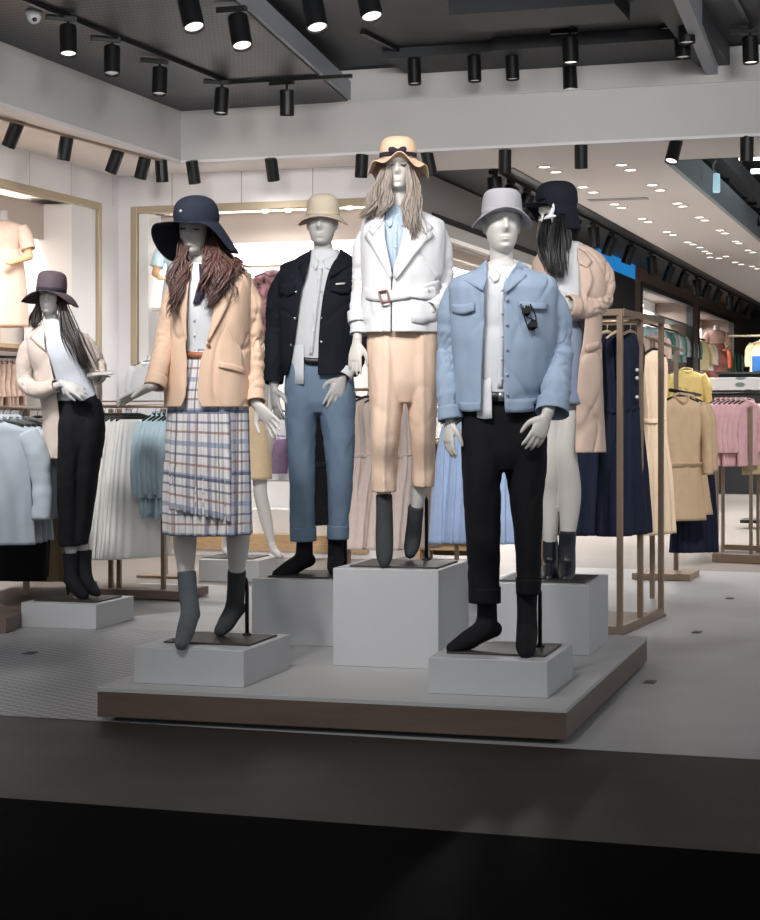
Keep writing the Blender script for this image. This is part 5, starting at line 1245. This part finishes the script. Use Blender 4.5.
# ---- rack at the far left edge: pale shirts facing the shop front
p0 = at(-13, 411, 11.1); 
def along(p, d, k): return V((p.x + d.x * k, p.y + d.y * k, p.z))
rk = root('clothes_rack', (p0.x - .15, p0.y + .8, 0), 'bronze clothes rack with pale blue shirts at the left edge', 'clothes rack', 'clothes racks')
zr_ = p0.z + .02
dL = (at(60, 408, 13.0) - p0); dL.z = 0; dL.normalize()
mb = MB(); mb.tube([along(p0, dL, -.5) + V((0, 0, .02)), along(p0, dL, 2.1) + V((0, 0, .02))], [.014, .014], 3, 12); mb.build('rail', M_bronze, rk, smooth=True)
for k in (-.45, .95, 2.05):
    a = along(p0, dL, k); mb = MB(); mb.box((a.x, a.y, zr_ / 2 + .02), (.035, .035, zr_ - .04), RZ); mb.build('post', M_bronze, rk, bevel=.003)
a = on_z(-60, 640); bb = on_z(138, 611)
mb = MB(); e0 = along(p0, dL, -.4); e1 = along(p0, dL, 2.0); mb.bar((e0.x - .02, e0.y, .05), (e1.x, e1.y, .05), .5, .09); mb.build('base', mat('rack_base_brown', (110, 92, 84), .5, var=.1), rk, bevel=.004)
for i in range(4):
    hang('shirt', 'shirt', 'shirt', ORD[i] + ' pale blue shirt from the front on the rack at the left edge', along(p0, dL, .03 + .17 * i), RD2 + .35 - .1 * i, C_pblue, 'pale blue shirts on the left rack', i % 3, sc=(1.15, 1.3, 1.12))
hang('trousers', 'black_trousers', 'trousers', 'black hanging trousers behind the pale blue shirts at the left edge', along(p0, dL, .78), RD2 + .2, F_black, None, 1, sc=(1.1, 1.5, 1.12))
hang('trousers', 'black_trousers', 'trousers', 'second black hanging trousers behind the pale blue shirts, deeper on the rail', along(p0, dL, .88), RD2 + .1, F_black, None, 2, sc=(1.1, 1.5, 1.10))
hang('dress', 'dress', 'dress', 'khaki hanging dress beside the floppy-hat mannequin coat', along(p0, dL, 1.25), RD2 + .1, C_khaki, None, 0, sc=(.9, 1, .92))
hang('dress', 'dress', 'dress', 'khaki hanging dress deeper on the left rack, behind the beige coat', along(p0, dL, 1.45), RD2 + .1, C_khaki, None, 1, sc=(.9, 1, .90))

# ---- rack of white pleated skirts and aqua tops
p1 = at(92, 409, 12.9); zz = p1.z
rk = root('clothes_rack', (p1.x + .3, p1.y, 0), 'bronze clothes rack with white pleated skirts between floppy-hat and plaid-skirt mannequins', 'clothes rack', 'clothes racks')
mb = MB(); mb.tube([along(p1, D2, -.1) + V((0, 0, .02)), along(p1, D2, .85) + V((0, 0, .02))], [.013, .013], 3, 12); mb.tube([along(p1, D2, -.1) + V((0, 0, .055)), along(p1, D2, .85) + V((0, 0, .055))], [.006, .006], 3, 8); mb.build('rail', M_bronze, rk, smooth=True)
for k in (.15, .215, .56):
    a = along(p1, D2, k); mb = MB(); mb.box((a.x, a.y, zz / 2), (.03, .03, zz), RZ); mb.build('post', M_bronze, rk, bevel=.003)
a = along(p1, D2, .35); mb = MB(); mb.box((a.x, a.y + .1, .04), (.9, .45, .06), RZ); mb.build('base', MATS['rack_base_brown'], rk, bevel=.004)
for i in range(8):
    hang('skirt', 'pleated_skirt', 'skirt', ORD[i] + ' white pleated skirt from the left on the rack', along(p1, D2, .06 + .042 * i), RD1 - .55, C_offw, 'white pleated skirts', i % 3, sc=(.92, .62, .98))
hang('skirt', 'pleated_skirt', 'skirt', 'bottle green skirt left of the white pleated skirts', along(p1, D2, .0), RD1, C_green, None, 1, sc=(.9, .6, .98))
for i in range(6):
    hang('shirt', 'shirt', 'shirt', ORD[i] + ' pale aqua top from the left, right of the white skirts', along(p1, D2, .50 + .038 * i), RD1 - .4, C_aqua, 'pale aqua tops', i % 3, sc=(.66, .75, 1.0 + .04 * (i % 2)))
# gold stand behind
p = on_z(165, 577); t = root('display_stand', p, 'slim gold post on a flat bronze foot left of the plaid-skirt legs', 'display stand')
mb = MB(); mb.box((p.x, p.y, .012), (.36, .3, .018), RZ); mb.build('foot', M_bronze, t); mb = MB(); mb.box((p.x, p.y, .6), (.035, .035, 1.16), RZ); mb.build('post', M_gold, t)

# ---- middle racks behind the platform
p2 = at(346, 392, 13.9)
rk = root('clothes_rack', (p2.x + .3, p2.y, 0), 'bronze clothes rack holding mauve tulle dresses behind the tallest plinth', 'clothes rack', 'clothes racks')
mb = MB(); mb.tube([along(p2, D2, -.1) + V((0, 0, .02)), along(p2, D2, .75) + V((0, 0, .02))], [.013, .013], 3, 12); mb.build('rail', M_bronze, rk, smooth=True)
for k in (.02, .66):
    a = along(p2, D2, k); mb = MB(); mb.box((a.x, a.y, p2.z / 2), (.03, .03, p2.z), RZ); mb.build('post', M_bronze, rk)
a = along(p2, D2, .35); mb = MB(); mb.box((a.x, a.y, .02), (.9, .4, .03), RZ); mb.build('base', M_bronze, rk)
for i in range(6):
    hang('dress', 'dress', 'dress', ORD[i] + ' mauve grey tulle dress from the left behind the peach trousers', along(p2, D2, .08 + .095 * i), RD1 - .5, C_mauve, 'mauve tulle dresses', i % 3, sc=(.8, .95, .95))
p3_ = at(449, 412, 13.5)
rk = root('clothes_rack', (p3_.x + .3, p3_.y, 0), 'bronze clothes rack holding cornflower tulle skirts behind the blue-jacket mannequin', 'clothes rack', 'clothes racks')
mb = MB(); mb.tube([along(p3_, D2, -.08) + V((0, 0, .02)), along(p3_, D2, .75) + V((0, 0, .02))], [.013, .013], 3, 12); mb.build('rail', M_bronze, rk, smooth=True)
for k in (.06, .72):
    a = along(p3_, D2, k); mb = MB(); mb.box((a.x, a.y, p3_.z / 2), (.03, .03, p3_.z), RZ); mb.build('post', M_bronze, rk)
a = along(p3_, D2, .35); mb = MB(); mb.box((a.x, a.y, .02), (.9, .4, .03), RZ); mb.build('base', M_bronze, rk)
for i in range(5):
    hang('tulle', 'pleated_skirt', 'skirt', ORD[i] + ' cornflower blue tulle skirt from the left behind the blue-jacket mannequin', along(p3_, D2, .06 + .11 * i), RD1 - .6, C_tblue, 'cornflower tulle skirts', i % 3, sc=(.8, .9, 1.02))
# oak shelf unit behind
p = on_z(436, 560); t = root('shelf_unit', p, 'light oak open shelf unit behind the white-jacket mannequin', 'shelf unit')
h = 1.12
mb = MB(); a = V((p.x - .10, p.y, 0)); mb.box((a.x, a.y, h / 2), (.03, .4, h), RZ); mb.build('side_panel', M_wood, t)
a = V((p.x + .38, p.y - .14, 0)); mb = MB(); mb.box((a.x, a.y, h / 2), (.03, .4, h), RZ); mb.build('side_panel', M_wood, t)
for z in (.12, .38, .72, 1.06):
    mb = MB(); mb.box((p.x + .14, p.y - .07, z), (.46, .38, .03), RZ); mb.build('shelf', M_wood, t)
mb = MB(); mb.box((p.x + .2, p.y + .12, h / 2), (.46, .02, h - .06), RZ); mb.build('back_panel', mat('shelf_back', (160, 132, 98), .6), t)

# ---- back niche contents
def bust(p, label, m_top, m_arm, h=.62, skirt=None, rz=0, sleeves=True):
    """headless display form standing on a shelf: p = bottom"""
    t = root('display_bust', p, label, 'display bust', 'display busts')
    mb = MB(); mb.tube([p + V((0, 0, .0)), p + V((0, 0, .18)), p + V((0, 0, .36)), p + V((0, 0, .5)), p + V((0, 0, .565)), p + V((0, 0, .60)), p + V((0, 0, .70))], [(.16, .11), (.15, .105), (.115, .085), (.155, .10), (.15, .075), (.06, .055), (.045, .045)], 30, 28, xdir=(1, 0, 0)); mb.build('body', M_skin2, t, voxel=.008, relax=2)
    mb = MB(); mb.tube([p + V((0, 0, .02)), p + V((0, 0, .18)), p + V((0, 0, .36)), p + V((0, 0, .5)), p + V((0, 0, .57)), p + V((0, 0, .61))], [(.185, .135), (.17, .12), (.135, .10), (.178, .118), (.165, .09), (.065, .06)], 36, 40, xdir=(1, 0, 0), cap=False, disp=lambda s_, a: .04 * noise.noise(V((math.cos(a) * 2, math.sin(a) * 2, s_ * 6)))); mb.build('top', m_top, t, smooth=True, solid=.004)
    if skirt:
        mb = MB(); mb.tube([p + V((0, 0, .36)), p + V((0, 0, .18)), p + V((0, 0, -.02)), p + V((0, 0, -.3))], [(.14, .105), (.185, .135), (.20, .145), (.22, .155)], 30, 40, xdir=(1, 0, 0), cap=False, disp=lambda s_, a: .03 * math.cos(9 * a) * s_); mb.build('skirt', skirt, t, smooth=True, solid=.004)
    for sx in (-1, 1):
        a, b_, c_ = p + V((sx * .165, 0, .535)), p + V((sx * .235, -.04, .30)), p + V((sx * .10, -.20, .235)) if sx > 0 else p + V((sx * .16, -.20, .24))
        mb = MB(); mb.tube([a, b_], [.042, .034], 8, 14); mb.tube([b_, c_], [.033, .024], 8, 14); mb.ball(b_, .034); mb.ball(c_, (.04, .022, .02), 12, 8); mb.build('arm', m_arm, t, smooth=True, label='pale wooden jointed arm')
        if sleeves:
            mb = MB(); mb.tube([p + V((sx * .15, 0, .55)), p + V((sx * .19, -.01, .47)), p + V((sx * .225, -.03, .36))], [.062, .066, .062], 16, 20, cap=False); mb.build('sleeve', m_top, t, smooth=True, solid=.003)
    return t
M_armw = mat('beech_arm', (224, 184, 140), .5)
C_tieblue = fabric('pale_blue_print', (192, 214, 222), .2, vs=7)
bp = W(.62, .24, 2.06 - .0)
bust(V((at(181, 320, 16.75).x, 16.75, at(181, 306, 16.75).z)), 'display bust in pale blue print tee with wooden arms, behind the navy wide hat', C_tieblue, M_armw)
mb = MB(); q = at(181, 306, 16.75); r_ = (q - O0).dot(D2); bxB(mb, .32, 1.0, .04, .48, q.z - .03, q.z - .002); trim(mb, M_panel)
# lower display shelf pieces
q = at(147, 358, 16.8); hang('shirt', 'blouse', 'blouse', 'white blouse hanging in the back niche left of the tan blazer', q, RD2 - .3, F_shirt, None, 1, sc=(.8, 1, .8))
rail('niche_rail', W(.25, .22, q.z + .022), W(2.45, .22, q.z + .022), 'slim rail across the back niche')
pz_ = at(272, 268, 16.9); hang('shirt', 'blouse', 'blouse', 'dark floral print top hanging between the tan blazer and the dark jacket', pz_, RD2 + .1, C_print, None, 2, sc=(.9, 1, .95))
q = at(277, 405, 16.6); hang('shirt', 'blouse', 'blouse', 'white top hanging behind the hand of the dark-jacket mannequin', q, RD2, F_shirt, None, 0, sc=(.6, 1, .95))
q = at(277, 434, 16.42); hang('trousers', 'scarf', 'scarf', 'dusty purple folded scarf under the white top in the back niche', q, RD2, C_lilac, None, 0, sc=(.62, 1, .36))
q = at(322, 384, 16.3); hang('coat', 'coat', 'coat', 'black coat hanging seen between the legs of the steel blue trousers', q, RD1 - .5, F_navy, None, 0, sc=(.8, 1, 1.25))
rail('niche_rail', V((pz_.x, pz_.y, pz_.z + .022)) - D2 * .4, V((pz_.x, pz_.y, pz_.z + .022)) + D2 * .5, 'short rail carrying the dark floral print top')

# ---- left niche contents
q = at(3, 328, 15.45)
bust(V((q.x, q.y, at(3, 292, 15.45).z)), 'headless display bust in blush dress with wooden arms at the left edge', C_pink, M_armw, skirt=C_pink)
zsh = at(3, 345, 15.45).z
mb = MB(); bxL(mb, -4.1, -.92, .04, .5, zsh - .035, zsh); trim(mb, M_wood)
rr0 = at(-30, 358, 15.2)
for i in range(7):
    px = -8 + i * 5.2; q = at(px, 359, 15.2 + .10 * i)
    hang('shirt', 'blouse', 'blouse', ORD[i] + ' shell pink top from the left under the niche shelf', q, RD1 + .5, C_pink, 'shell pink tops under the shelf', i % 3, sc=(.6, .7, .55))
a = at(-14, 356.5, 15.1); bq = at(28, 357.5, 15.9); rail('niche_rail', a, bq, 'short rail with shell pink tops in the left niche', m=M_black)
# ================================================================ right: tall bronze rack with navy dresses
FRc = V((1.413, 10.6, 0)); BRc = V((1.808, 11.58, 0)); e1 = (BRc - FRc).normalized(); e2 = V((e1.y, -e1.x, 0)); Hh = 1.925
TR_ = math.atan2(e1.x, e1.y)
rk = root('clothes_rack', FRc - e2 * .3 + e1 * .5, 'tall square bronze frame rack with navy dresses right of the platform', 'clothes rack', 'clothes racks')
wd = .62
pts = [FRc, FRc + e1 * .5, BRc, FRc - e2 * wd, BRc - e2 * wd]
for p in pts:
    mb = MB(); mb.box((p.x, p.y, Hh / 2), (.034, .034, Hh), -TR_); mb.build('post', M_bronze, rk, bevel=.003)
mb = MB(); zt2 = Hh - .02
for a, b in ((FRc, BRc), (FRc - e2 * wd, BRc - e2 * wd), (FRc, FRc - e2 * wd), (BRc, BRc - e2 * wd)): mb.bar((a.x, a.y, zt2), (b.x, b.y, zt2), .05, .04)
mb.build('top_frame', M_bronze, rk, bevel=.002)
c = FRc - e2 * wd / 2 + e1 * .53
mb = MB(); mb.box((c.x, c.y, .012), (wd + .05, 1.12, .02), -TR_); mb.build('base', MATS['rack_base_brown'], rk, bevel=.002)
for a, b in ((FRc, BRc), (FRc, FRc - e2 * wd)):
    mb = MB(); mb.bar((a.x, a.y, .03), (b.x, b.y, .03), .03, .05); mb.build('base_rim', M_bronze, rk)
c0 = FRc - e2 * wd + e1 * .45; c1 = FRc + e1 * .45; zr2 = at(612, 321, c1.y).z
mb = MB(); mb.tube([V((c0.x, c0.y, zr2)), V((c1.x, c1.y, zr2))], [.012, .012], 3, 12); mb.build('rail', M_bronze, rk, smooth=True)
for i in range(8):
    p = c0 + e2 * (.06 + .073 * i); hang('dress', 'dress', 'dress', ORD[i] + ' navy dress from the left on the tall bronze frame rack', V((p.x, p.y, zr2 - .022)), math.pi / 2 - TR_ - .25, C_navy, 'navy dresses on the frame rack', i % 3, hm=M_hwood, sc=(.82, .8, 1.02))
# buttons of the last navy dress
for k, y in enumerate((370, 378, 397)):
    p = at(637, y, 10.98); mb = MB(); mb.ball(p, (.011, .006, .011)); o = anchored(mb.build('dress_button', M_btn, smooth=True), p)
    o.parent = [x for x in bpy.data.objects if x.name.startswith('dress') and x.get('label', '').startswith('eighth navy')][0]
    o.matrix_parent_inverse = (Matrix.Translation(o.parent.location) @ o.parent.rotation_euler.to_matrix().to_4x4() @ Matrix.Diagonal((*o.parent.scale, 1))).inverted()
# second rack behind with cream dress, trench and navy skirt
p4 = at(652, 340, 12.9)
rk = root('clothes_rack', at(668, 575, 14.2) * 1, 'bronze rack behind the tall frame holding the cream dress and camel trench', 'clothes rack', 'clothes racks')
a = at(647, 337, 12.4); b = at(684, 343, 15.2)
rk.location = (b.x - .2, 14.1, 0)
mb = MB(); mb.tube([a, V((b.x, b.y, a.z))], [.012, .012], 3, 12); mb.build('rail', M_bronze, rk, smooth=True)
for k in (.12, .75):
    q = a.lerp(V((b.x, b.y, a.z)), k); mb = MB(); mb.box((q.x, q.y, a.z / 2), (.034, .034, a.z), RZ); mb.build('post', M_bronze, rk)
q = on_z(666, 578); mb = MB(); mb.box((q.x, q.y, .03), (.46, .5, .05), RZ); mb.build('base', M_bronze, rk, bevel=.003)
hang('dress', 'dress', 'dress', 'cream peach dress hanging just right of the navy dresses', at(654, 343, 12.6), RD1 - .45, C_cream, None, 0, sc=(.70, 1, 1.06))
for i, px in enumerate((650, 655, 660)):
    hang('shirt', 'blouse', 'blouse', ORD[i] + ' small shell pink top from the left behind the frame rack', at(px, 334, 15 + .2 * i), RD1 - .4, C_pink, 'small pink tops behind the frame rack', i, sc=(.5, .6, .35))
hang('coat', 'coat', 'coat', 'camel trench coat with belt hanging right of the cream dress', at(680, 391, 13.6), RD2 + .55, C_trench, None, 1, sc=(.78, 1.2, .96))
hang('coat', 'coat', 'coat', 'second camel trench coat hanging close behind the first one', at(686, 392, 13.9), RD2 + .6, C_trench, None, 2, sc=(.78, 1.0, .93))
hang('skirt', 'pleated_skirt', 'skirt', 'long navy pleated skirt hanging behind the camel trench coat', at(694, 396, 14.2), RD2 + .4, C_navy, None, 0, sc=(.62, 1, 1.14))
rail('curved_rail', at(670, 390, 13.4), at(700, 395, 14.6), 'black rail carrying the camel trench coats', m=M_black, r=.014)
# ---- middle distance: yellow, white, rose garments
def small(kind, name, cat, label, px, py, Y, rz, m, group, seed, sc): return hang(kind, name, cat, label, at(px, py, Y), rz, m, group, seed, sc=sc)
small('jacket', 'jacket', 'jacket', 'soft yellow jacket above the camel trench coat', 686, 366, 17.0, RD2 + .4, C_yellow, None, 0, (.75, 1.3, .8))
small('jacket', 'jacket', 'jacket', 'soft yellow jacket right of the trench, hanging lower and behind', 694, 372, 17.4, RD2 + .9, C_yellow, None, 1, (.7, 1.3, .85))
small('shirt', 'shirt', 'shirt', 'white shirt hanging between the yellow and rose garments', 706, 382, 18.0, RD1 - .4, F_shirt, None, 2, (.8, 1.3, .88))
p = on_z(735, 559)
rk = root('clothes_rack', p, 'bronze two-tier rack with rose blouses under the printed table top', 'clothes rack', 'clothes racks')
for px in (715, 723, 751, 758):
    a = on_z(px, 559 if px in (715, 751) else 552); mb = MB(); mb.box((a.x, a.y, .69), (.03, .03, 1.38), RZ); mb.build('post', M_bronze, rk)
a = on_z(713, 562); b = on_z(790, 565); mb = MB(); mb.bar((a.x, a.y, .04), (b.x, b.y, .04), .06, .07); mb.build('base_bar', M_bronze, rk); mb = MB(); a2 = on_z(722, 551); b2 = on_z(795, 554); mb.bar((a2.x, a2.y, .04), (b2.x, b2.y, .04), .06, .05); mb.build('base_bar', M_bronze, rk)
a = at(712, 394, 16.4); b = at(790, 394, 16.2); mb = MB(); mb.tube([a, b], [.013, .013], 3, 10); mb.build('rail', M_black, rk, smooth=True)
for i in range(7):
    small('shirt', 'blouse', 'blouse', ORD[i] + ' rose pink blouse from the left on the two-tier rack', 718 + i * 5, 396, 16.35, RD1 - .5, C_rose, 'rose pink blouses', i % 3, (.75, 1.0, .86))
for i in range(3):
    small('shirt', 'blouse', 'blouse', ORD[i] + ' sand yellow top from the left beyond the rose blouses', 753 + i * 5, 402, 16.6, RD1 - .5, C_sand, 'sand yellow tops', i % 3, (.75, 1.0, .9))
# printed table top above
def print_mat():
    m = bpy.data.materials.new('printed_cloth'); m.use_nodes = True; N = m.node_tree.nodes; L = m.node_tree.links; b = N['Principled BSDF']; b.inputs['Roughness'].default_value = .7
    tc = N.new('ShaderNodeTexCoord'); mp = N.new('ShaderNodeMapping'); mp.inputs['Scale'].default_value = (3.2, 9, 9); mp.inputs['Rotation'].default_value = (0, 0, .5); L.new(tc.outputs['Object'], mp.inputs['Vector'])
    v = N.new('ShaderNodeTexVoronoi'); v.inputs['Scale'].default_value = 1.6; L.new(mp.outputs[0], v.inputs['Vector'])
    r = N.new('ShaderNodeValToRGB'); r.color_ramp.elements[0].position = .32; r.color_ramp.elements[1].position = .40; r.color_ramp.elements[0].color = lin((110, 140, 130)); r.color_ramp.elements[1].color = lin((228, 228, 228)); L.new(v.outputs['Distance'], r.inputs['Fac']); L.new(r.outputs['Color'], b.inputs['Base Color']); return m
t = root('display_table', on_z(745, 545), 'display table with white printed top standing beyond the rose blouses', 'table')
a = at(712, 384, 17.0); ztab = a.z
M_pr = print_mat(); c = V((a.x + .75, a.y + .35, 0))
mb = MB(); mb.box((c.x, c.y, ztab + .0), (1.6, 1.1, .12), RZ); mb.build('table_top', M_pr, t, bevel=.01)
mb = MB(); mb.box((c.x, c.y, ztab - .12), (1.5, 1.0, .12), RZ); mb.build('apron', M_dark, t)
for sx in (-.7, .7):
    for sy in (-.45, .45):
        q = c + D2 * sx + D1 * sy; mb = MB(); mb.box((q.x, q.y, (ztab - .18) / 2), (.05, .05, ztab - .18), RZ); mb.build('leg', M_bronze, t)
# rolling base
p = on_z(752, 529); t = root('rolling_base', p, 'low black rolling base with casters at the right edge', 'rolling base')
mb = MB(); mb.box((p.x + .22, p.y + .1, .085), (.62, .4, .035), RZ); mb.build('deck', M_black, t, bevel=.004)
for dx, dy in ((-.02, -.02), (.45, -.1), (.03, .25), (.48, .2)):
    mb = MB(); mb.tube([(p.x + dx - .014, p.y + dy, .032), (p.x + dx + .014, p.y + dy, .032)], [.03, .03], 3, 16); mb.box((p.x + dx, p.y + dy, .058), (.02, .02, .03)); mb.build('caster', M_black, t, smooth=False)
# ---- niche contents of the deep wall
def deep(px, s):   # point on the niche rail line for a pixel column
    r = 2.42; A = W(r, 0); x = (px - CX) / F
    k = (x * A.y - A.x) / (D1.x - x * D1.y); return W(r, k), k
for i, px in enumerate([647, 651, 655, 659, 663, 667, 671, 675, 679, 683, 687]):
    q, k = deep(px, 0); q.z = 2.84
    c_ = [C_aqua, F_shirt, C_teal, C_teal, F_shirt, F_shirt, C_teal, F_shirt, F_shirt, C_aqua, C_teal][i]
    hang('shirt', 'blouse', 'blouse', ORD[i] + (' white' if c_ is F_shirt else ' sea green' if c_ is C_teal else ' pale aqua') + ' top from the left in the nearer lit niche', q, RD2 + .3, c_, 'tops in the nearer lit niche', i % 3, sc=(.9, 1.3, .75))
for i, px in enumerate([699, 702, 717, 721, 725, 729]):
    q, k = deep(px, 0); q.z = 2.84
    c_ = [C_sand, F_shirt, C_orange, C_teal, C_teal, C_aqua][i]; cn = ['sand', 'white', 'coral orange', 'sea green', 'sea green', 'pale aqua'][i]
    hang('shirt', 'blouse', 'blouse', ORD[i] + ' top from the left in the farther lit niche, ' + cn, q, RD2 + .3, c_, 'tops in the farther lit niche', i % 3, sc=(1.0, 1.3, .85))
for px0, px1, lb in ((646, 689, 'black rail in the nearer lit niche'), (698, 731, 'black rail in the farther lit niche')):
    a, _ = deep(px0, 0); b, _ = deep(px1, 0); a.z = b.z = 2.865; rail('niche_rail', a, b, lb, m=M_black, r=.02)
for px0, px1, lb in ((650, 685, 'pale garment shelf high in the nearer lit niche'),):
    a, _ = deep(px0, 0); b, _ = deep(px1, 0); a.z = b.z = 3.02; mb = MB(); mb.bar(a, b, .3, .03); o = mb.build('niche_shelf', M_greyfascia); tag(o, lb, 'shelf')
q, k = deep(707, 0); q.z = 2.03
C_blush = fabric('blush_pink_top', (214, 178, 166), .08)
o = bust(q + V((.15, -.3, .35)), 'display bust in blush pink top before the farther lit niche', C_blush, M_armw, skirt=fabric('red_print_skirt', (176, 112, 102), .5, vs=8)); o.scale = (1.15, 1.15, 1.15)
# lower wall rails with dark and pale stock under the lit niches
for i, px in enumerate([664, 669, 674, 690, 696, 702, 708]):
    q, k = deep(px, 0); q.z = 1.85
    c_ = [C_pink, F_dgrey, C_mauve, F_dgrey, F_navy, F_dgrey, C_offw][i]
    hang('shirt', 'blouse', 'blouse', ORD[i] + ' top from the left on the lower rail under the lit niches', q + V((.25, -.2, 0)), RD2 + .3, c_, 'tops on the lower rail', i % 3, sc=(1.1, 1.3, .9))
a, _ = deep(650, 0); b, _ = deep(735, 0); a.z = b.z = 1.88; rail('wall_rail', a + V((.25, -.2, 0)), b + V((.25, -.2, 0)), 'long lower wall rail under the lit niches', m=M_black, r=.02)
# far end: mustard tee, blue box, plant
q = at(764, 338, 30); hang('shirt', 'blouse', 'blouse', 'mustard tee hanging at the far right edge', q, RD2, C_sand, None, 0, sc=(.95, 1.3, .8))
a = q + V((-.6, 0, .03)); rail('wall_rail', a, a + D2 * 1.6, 'short pale rail with the mustard tee at the far right', m=M_gold, r=.02)
q = at(761, 364, 29.5); mb = MB(); mb.box(q, (.26, .3, .26), RZ); o = anchored(mb.build('storage_box', fabric('bright_blue_box', (40, 84, 138), .1), bevel=.01), q - V((0, 0, .13))); tag(o, 'bright blue box under the mustard tee at far right', 'box')
mb = MB(); mb.box(q - V((0, 0, .13 + .02)), (1.4, .5, .035), RZ); mb.box(V((q.x, q.y + .1, (q.z - .17) / 2)), (1.3, .3, q.z - .17), RZ); o = mb.build('far_counter', M_dark); tag(o, 'dark counter carrying the bright blue box at far right', 'counter')
q = at(740, 372, 33); t = root('potted_plant', V((q.x, q.y, 0)), 'green plant in a tall dark pot before the far end wall', 'plant')
mb = MB(); mb.lathe([(.16, 0.001), (.2, .5), (.2, .9), (.17, .9), (.17, .8), (.01, .8)], V((q.x, q.y, 0)), None, 20); mb.build('pot', M_dark, t, smooth=False)
mb = MB(); rn = random.Random(4)
for k in range(90):
    a = rn.uniform(0, 6.28); L = rn.uniform(.2, .55); up = rn.uniform(.5, 1.5); b0 = V((q.x, q.y, .85)); tip = b0 + V((math.cos(a) * L, math.sin(a) * L * .7, up)); mid = b0.lerp(tip, .6) + V((0, 0, .2)); w = .03
    sd = V((-math.sin(a), math.cos(a), 0)) * w
    mb.add([b0, mid - sd, tip, mid + sd], [(0, 1, 2, 3)])
mb.build('leaves', mat('plant_leaf', (70, 120, 62), .5, var=.25), t, smooth=False, solid=.004)
WORLD = .5; KS = .7; KN = 1.2; KC = 6.0; KF = .85; KR = 1.0; EXPO = 0.0
# ================================================================ light
SC.world = bpy.data.worlds.new('world'); SC.world.use_nodes = True
bg = SC.world.node_tree.nodes['Background']; bg.inputs[0].default_value = (.92, .95, 1.0, 1); bg.inputs[1].default_value = WORLD
def spot(p, tgt, e, ang, blend=.6, r=.12, col=(1, .98, .965)):
    l = bpy.data.lights.new('spot_lamp', 'SPOT'); l.energy = e; l.spot_size = math.radians(ang); l.spot_blend = blend; l.shadow_soft_size = r; l.color = col
    o = bpy.data.objects.new('spot_lamp', l); COL.objects.link(o); o.location = p; o.rotation_euler = (V(tgt) - V(p)).to_track_quat('-Z', 'Y').to_euler(); return o
def area(p, tgt, e, sx, sy, col=(1, .97, .94), rz=None):
    l = bpy.data.lights.new('area_lamp', 'AREA'); l.energy = e; l.shape = 'RECTANGLE'; l.size = sx; l.size_y = sy; l.color = col
    o = bpy.data.objects.new('area_lamp', l); COL.objects.link(o); o.location = p
    d = V(tgt) - V(p)
    if rz is not None:
        z = -d.normalized(); x = (V(rz) - z * V(rz).dot(z)).normalized(); y = z.cross(x); o.rotation_euler = Matrix((x, y, z)).transposed().to_euler()
    else: o.rotation_euler = d.to_track_quat('-Z', 'Y').to_euler()
    return o
# shop-front track spots hung in the void above and before the platform
for (lx, ly, tx, ty, tz, e, ang) in [(-.5, 4.7, .50, 7.6, 1.55, 300, 52), (-1.4, 4.9, -.75, 7.9, 1.55, 300, 52), (-.9, 5.0, .1, 8.4, 1.75, 300, 46), (-1.1, 5.9, -.35, 9.25, 1.55, 300, 46), (1.3, 5.6, .85, 9.0, 1.5, 300, 46), (-2.7, 7.6, -1.95, 11.2, 1.2, 240, 50), (-1.9, 5.2, .2, 8.0, 1.6, 160, 60)]:
    spot((lx, ly, 3.95), (tx, ty, tz), e * KS, ang, .9)
for (lx, ly, tx, ty, tz, e, ang) in [(-2.7, 9.2, -1.95, 12.75, .8, 700, 46), (-3.3, 8.6, -2.5, 11.3, .9, 170, 46), (.3, 10.2, .3, 13.7, .8, 380, 50), (1.9, 8.2, 1.5, 11.0, 1.2, 380, 40), (3.2, 10.5, 2.2, 13.4, 1.2, 460, 44), (4.6, 12.0, 3.5, 16.4, 1.2, 520, 46)]:  # extra lamps without fittings, added to brighten the racks
    spot((lx, ly, 3.95), (tx, ty, tz), e * KR, ang, .9)
# unseen spots added to brighten the pale bulkheads
for (lx, tx, e) in [(-2.0, -2.0, 2600), (.4, .4, 2600), (2.9, 2.9, 2600)]:
    spot((lx, 3.2, 3.9), (tx, 16, 3.85), e * KF, 30, .9, .9, (1, .985, .97))
spot((3.2, 5.5, 3.9), (-2.4, 13.6, 3.85), 1500 * KF, 38, .9, .9, (1, .985, .97))
# niche LED strips behind the valances
area(W(1.4, .45, 3.15), W(1.4, .2, 0), 60 * KN, 2.2, .1, rz=D2)
area(W(-.45, -2.4, 3.15), W(-.2, -2.4, 0), 50 * KN, 3.4, .1, rz=D1)
area(W(2.22, 4.5, 2.96), W(2.35, 4.5, 0), 260 * KN, 6.5, .1, rz=D1)
area(W(2.15, 16, 3.25), W(2.4, 16, 0), 110 * KN, 5.2, .15, rz=D1)
area(W(2.15, 22.4, 3.25), W(2.4, 22.4, 0), 110 * KN, 5.2, .15, rz=D1)
# recessed ceiling light of the shop floor
for (r, s, e) in [(1.6, -.5, 60), (.45, -2.5, 60), (4.4, 3, 110), (4.4, 8, 130), (4.4, 14, 150), (4.4, 21, 170), (6.8, 3, 110), (6.8, 9, 130), (6.8, 16, 150)]:
    spot(W(r, s, 3.5 if r < 5.1 else 3.7), W(r, s, 0), e * KC, 150, .9, .35)
SC.view_settings.view_transform = 'Standard'; SC.view_settings.look = 'None'; SC.view_settings.gamma = 1; SC.view_settings.use_curve_mapping = False
SC.view_settings.exposure = EXPO
SC.cycles.use_denoising = True
SC.cycles.max_bounces = 6; SC.cycles.diffuse_bounces = 4; SC.cycles.glossy_bounces = 3
SC.cycles.sample_clamp_indirect = 6
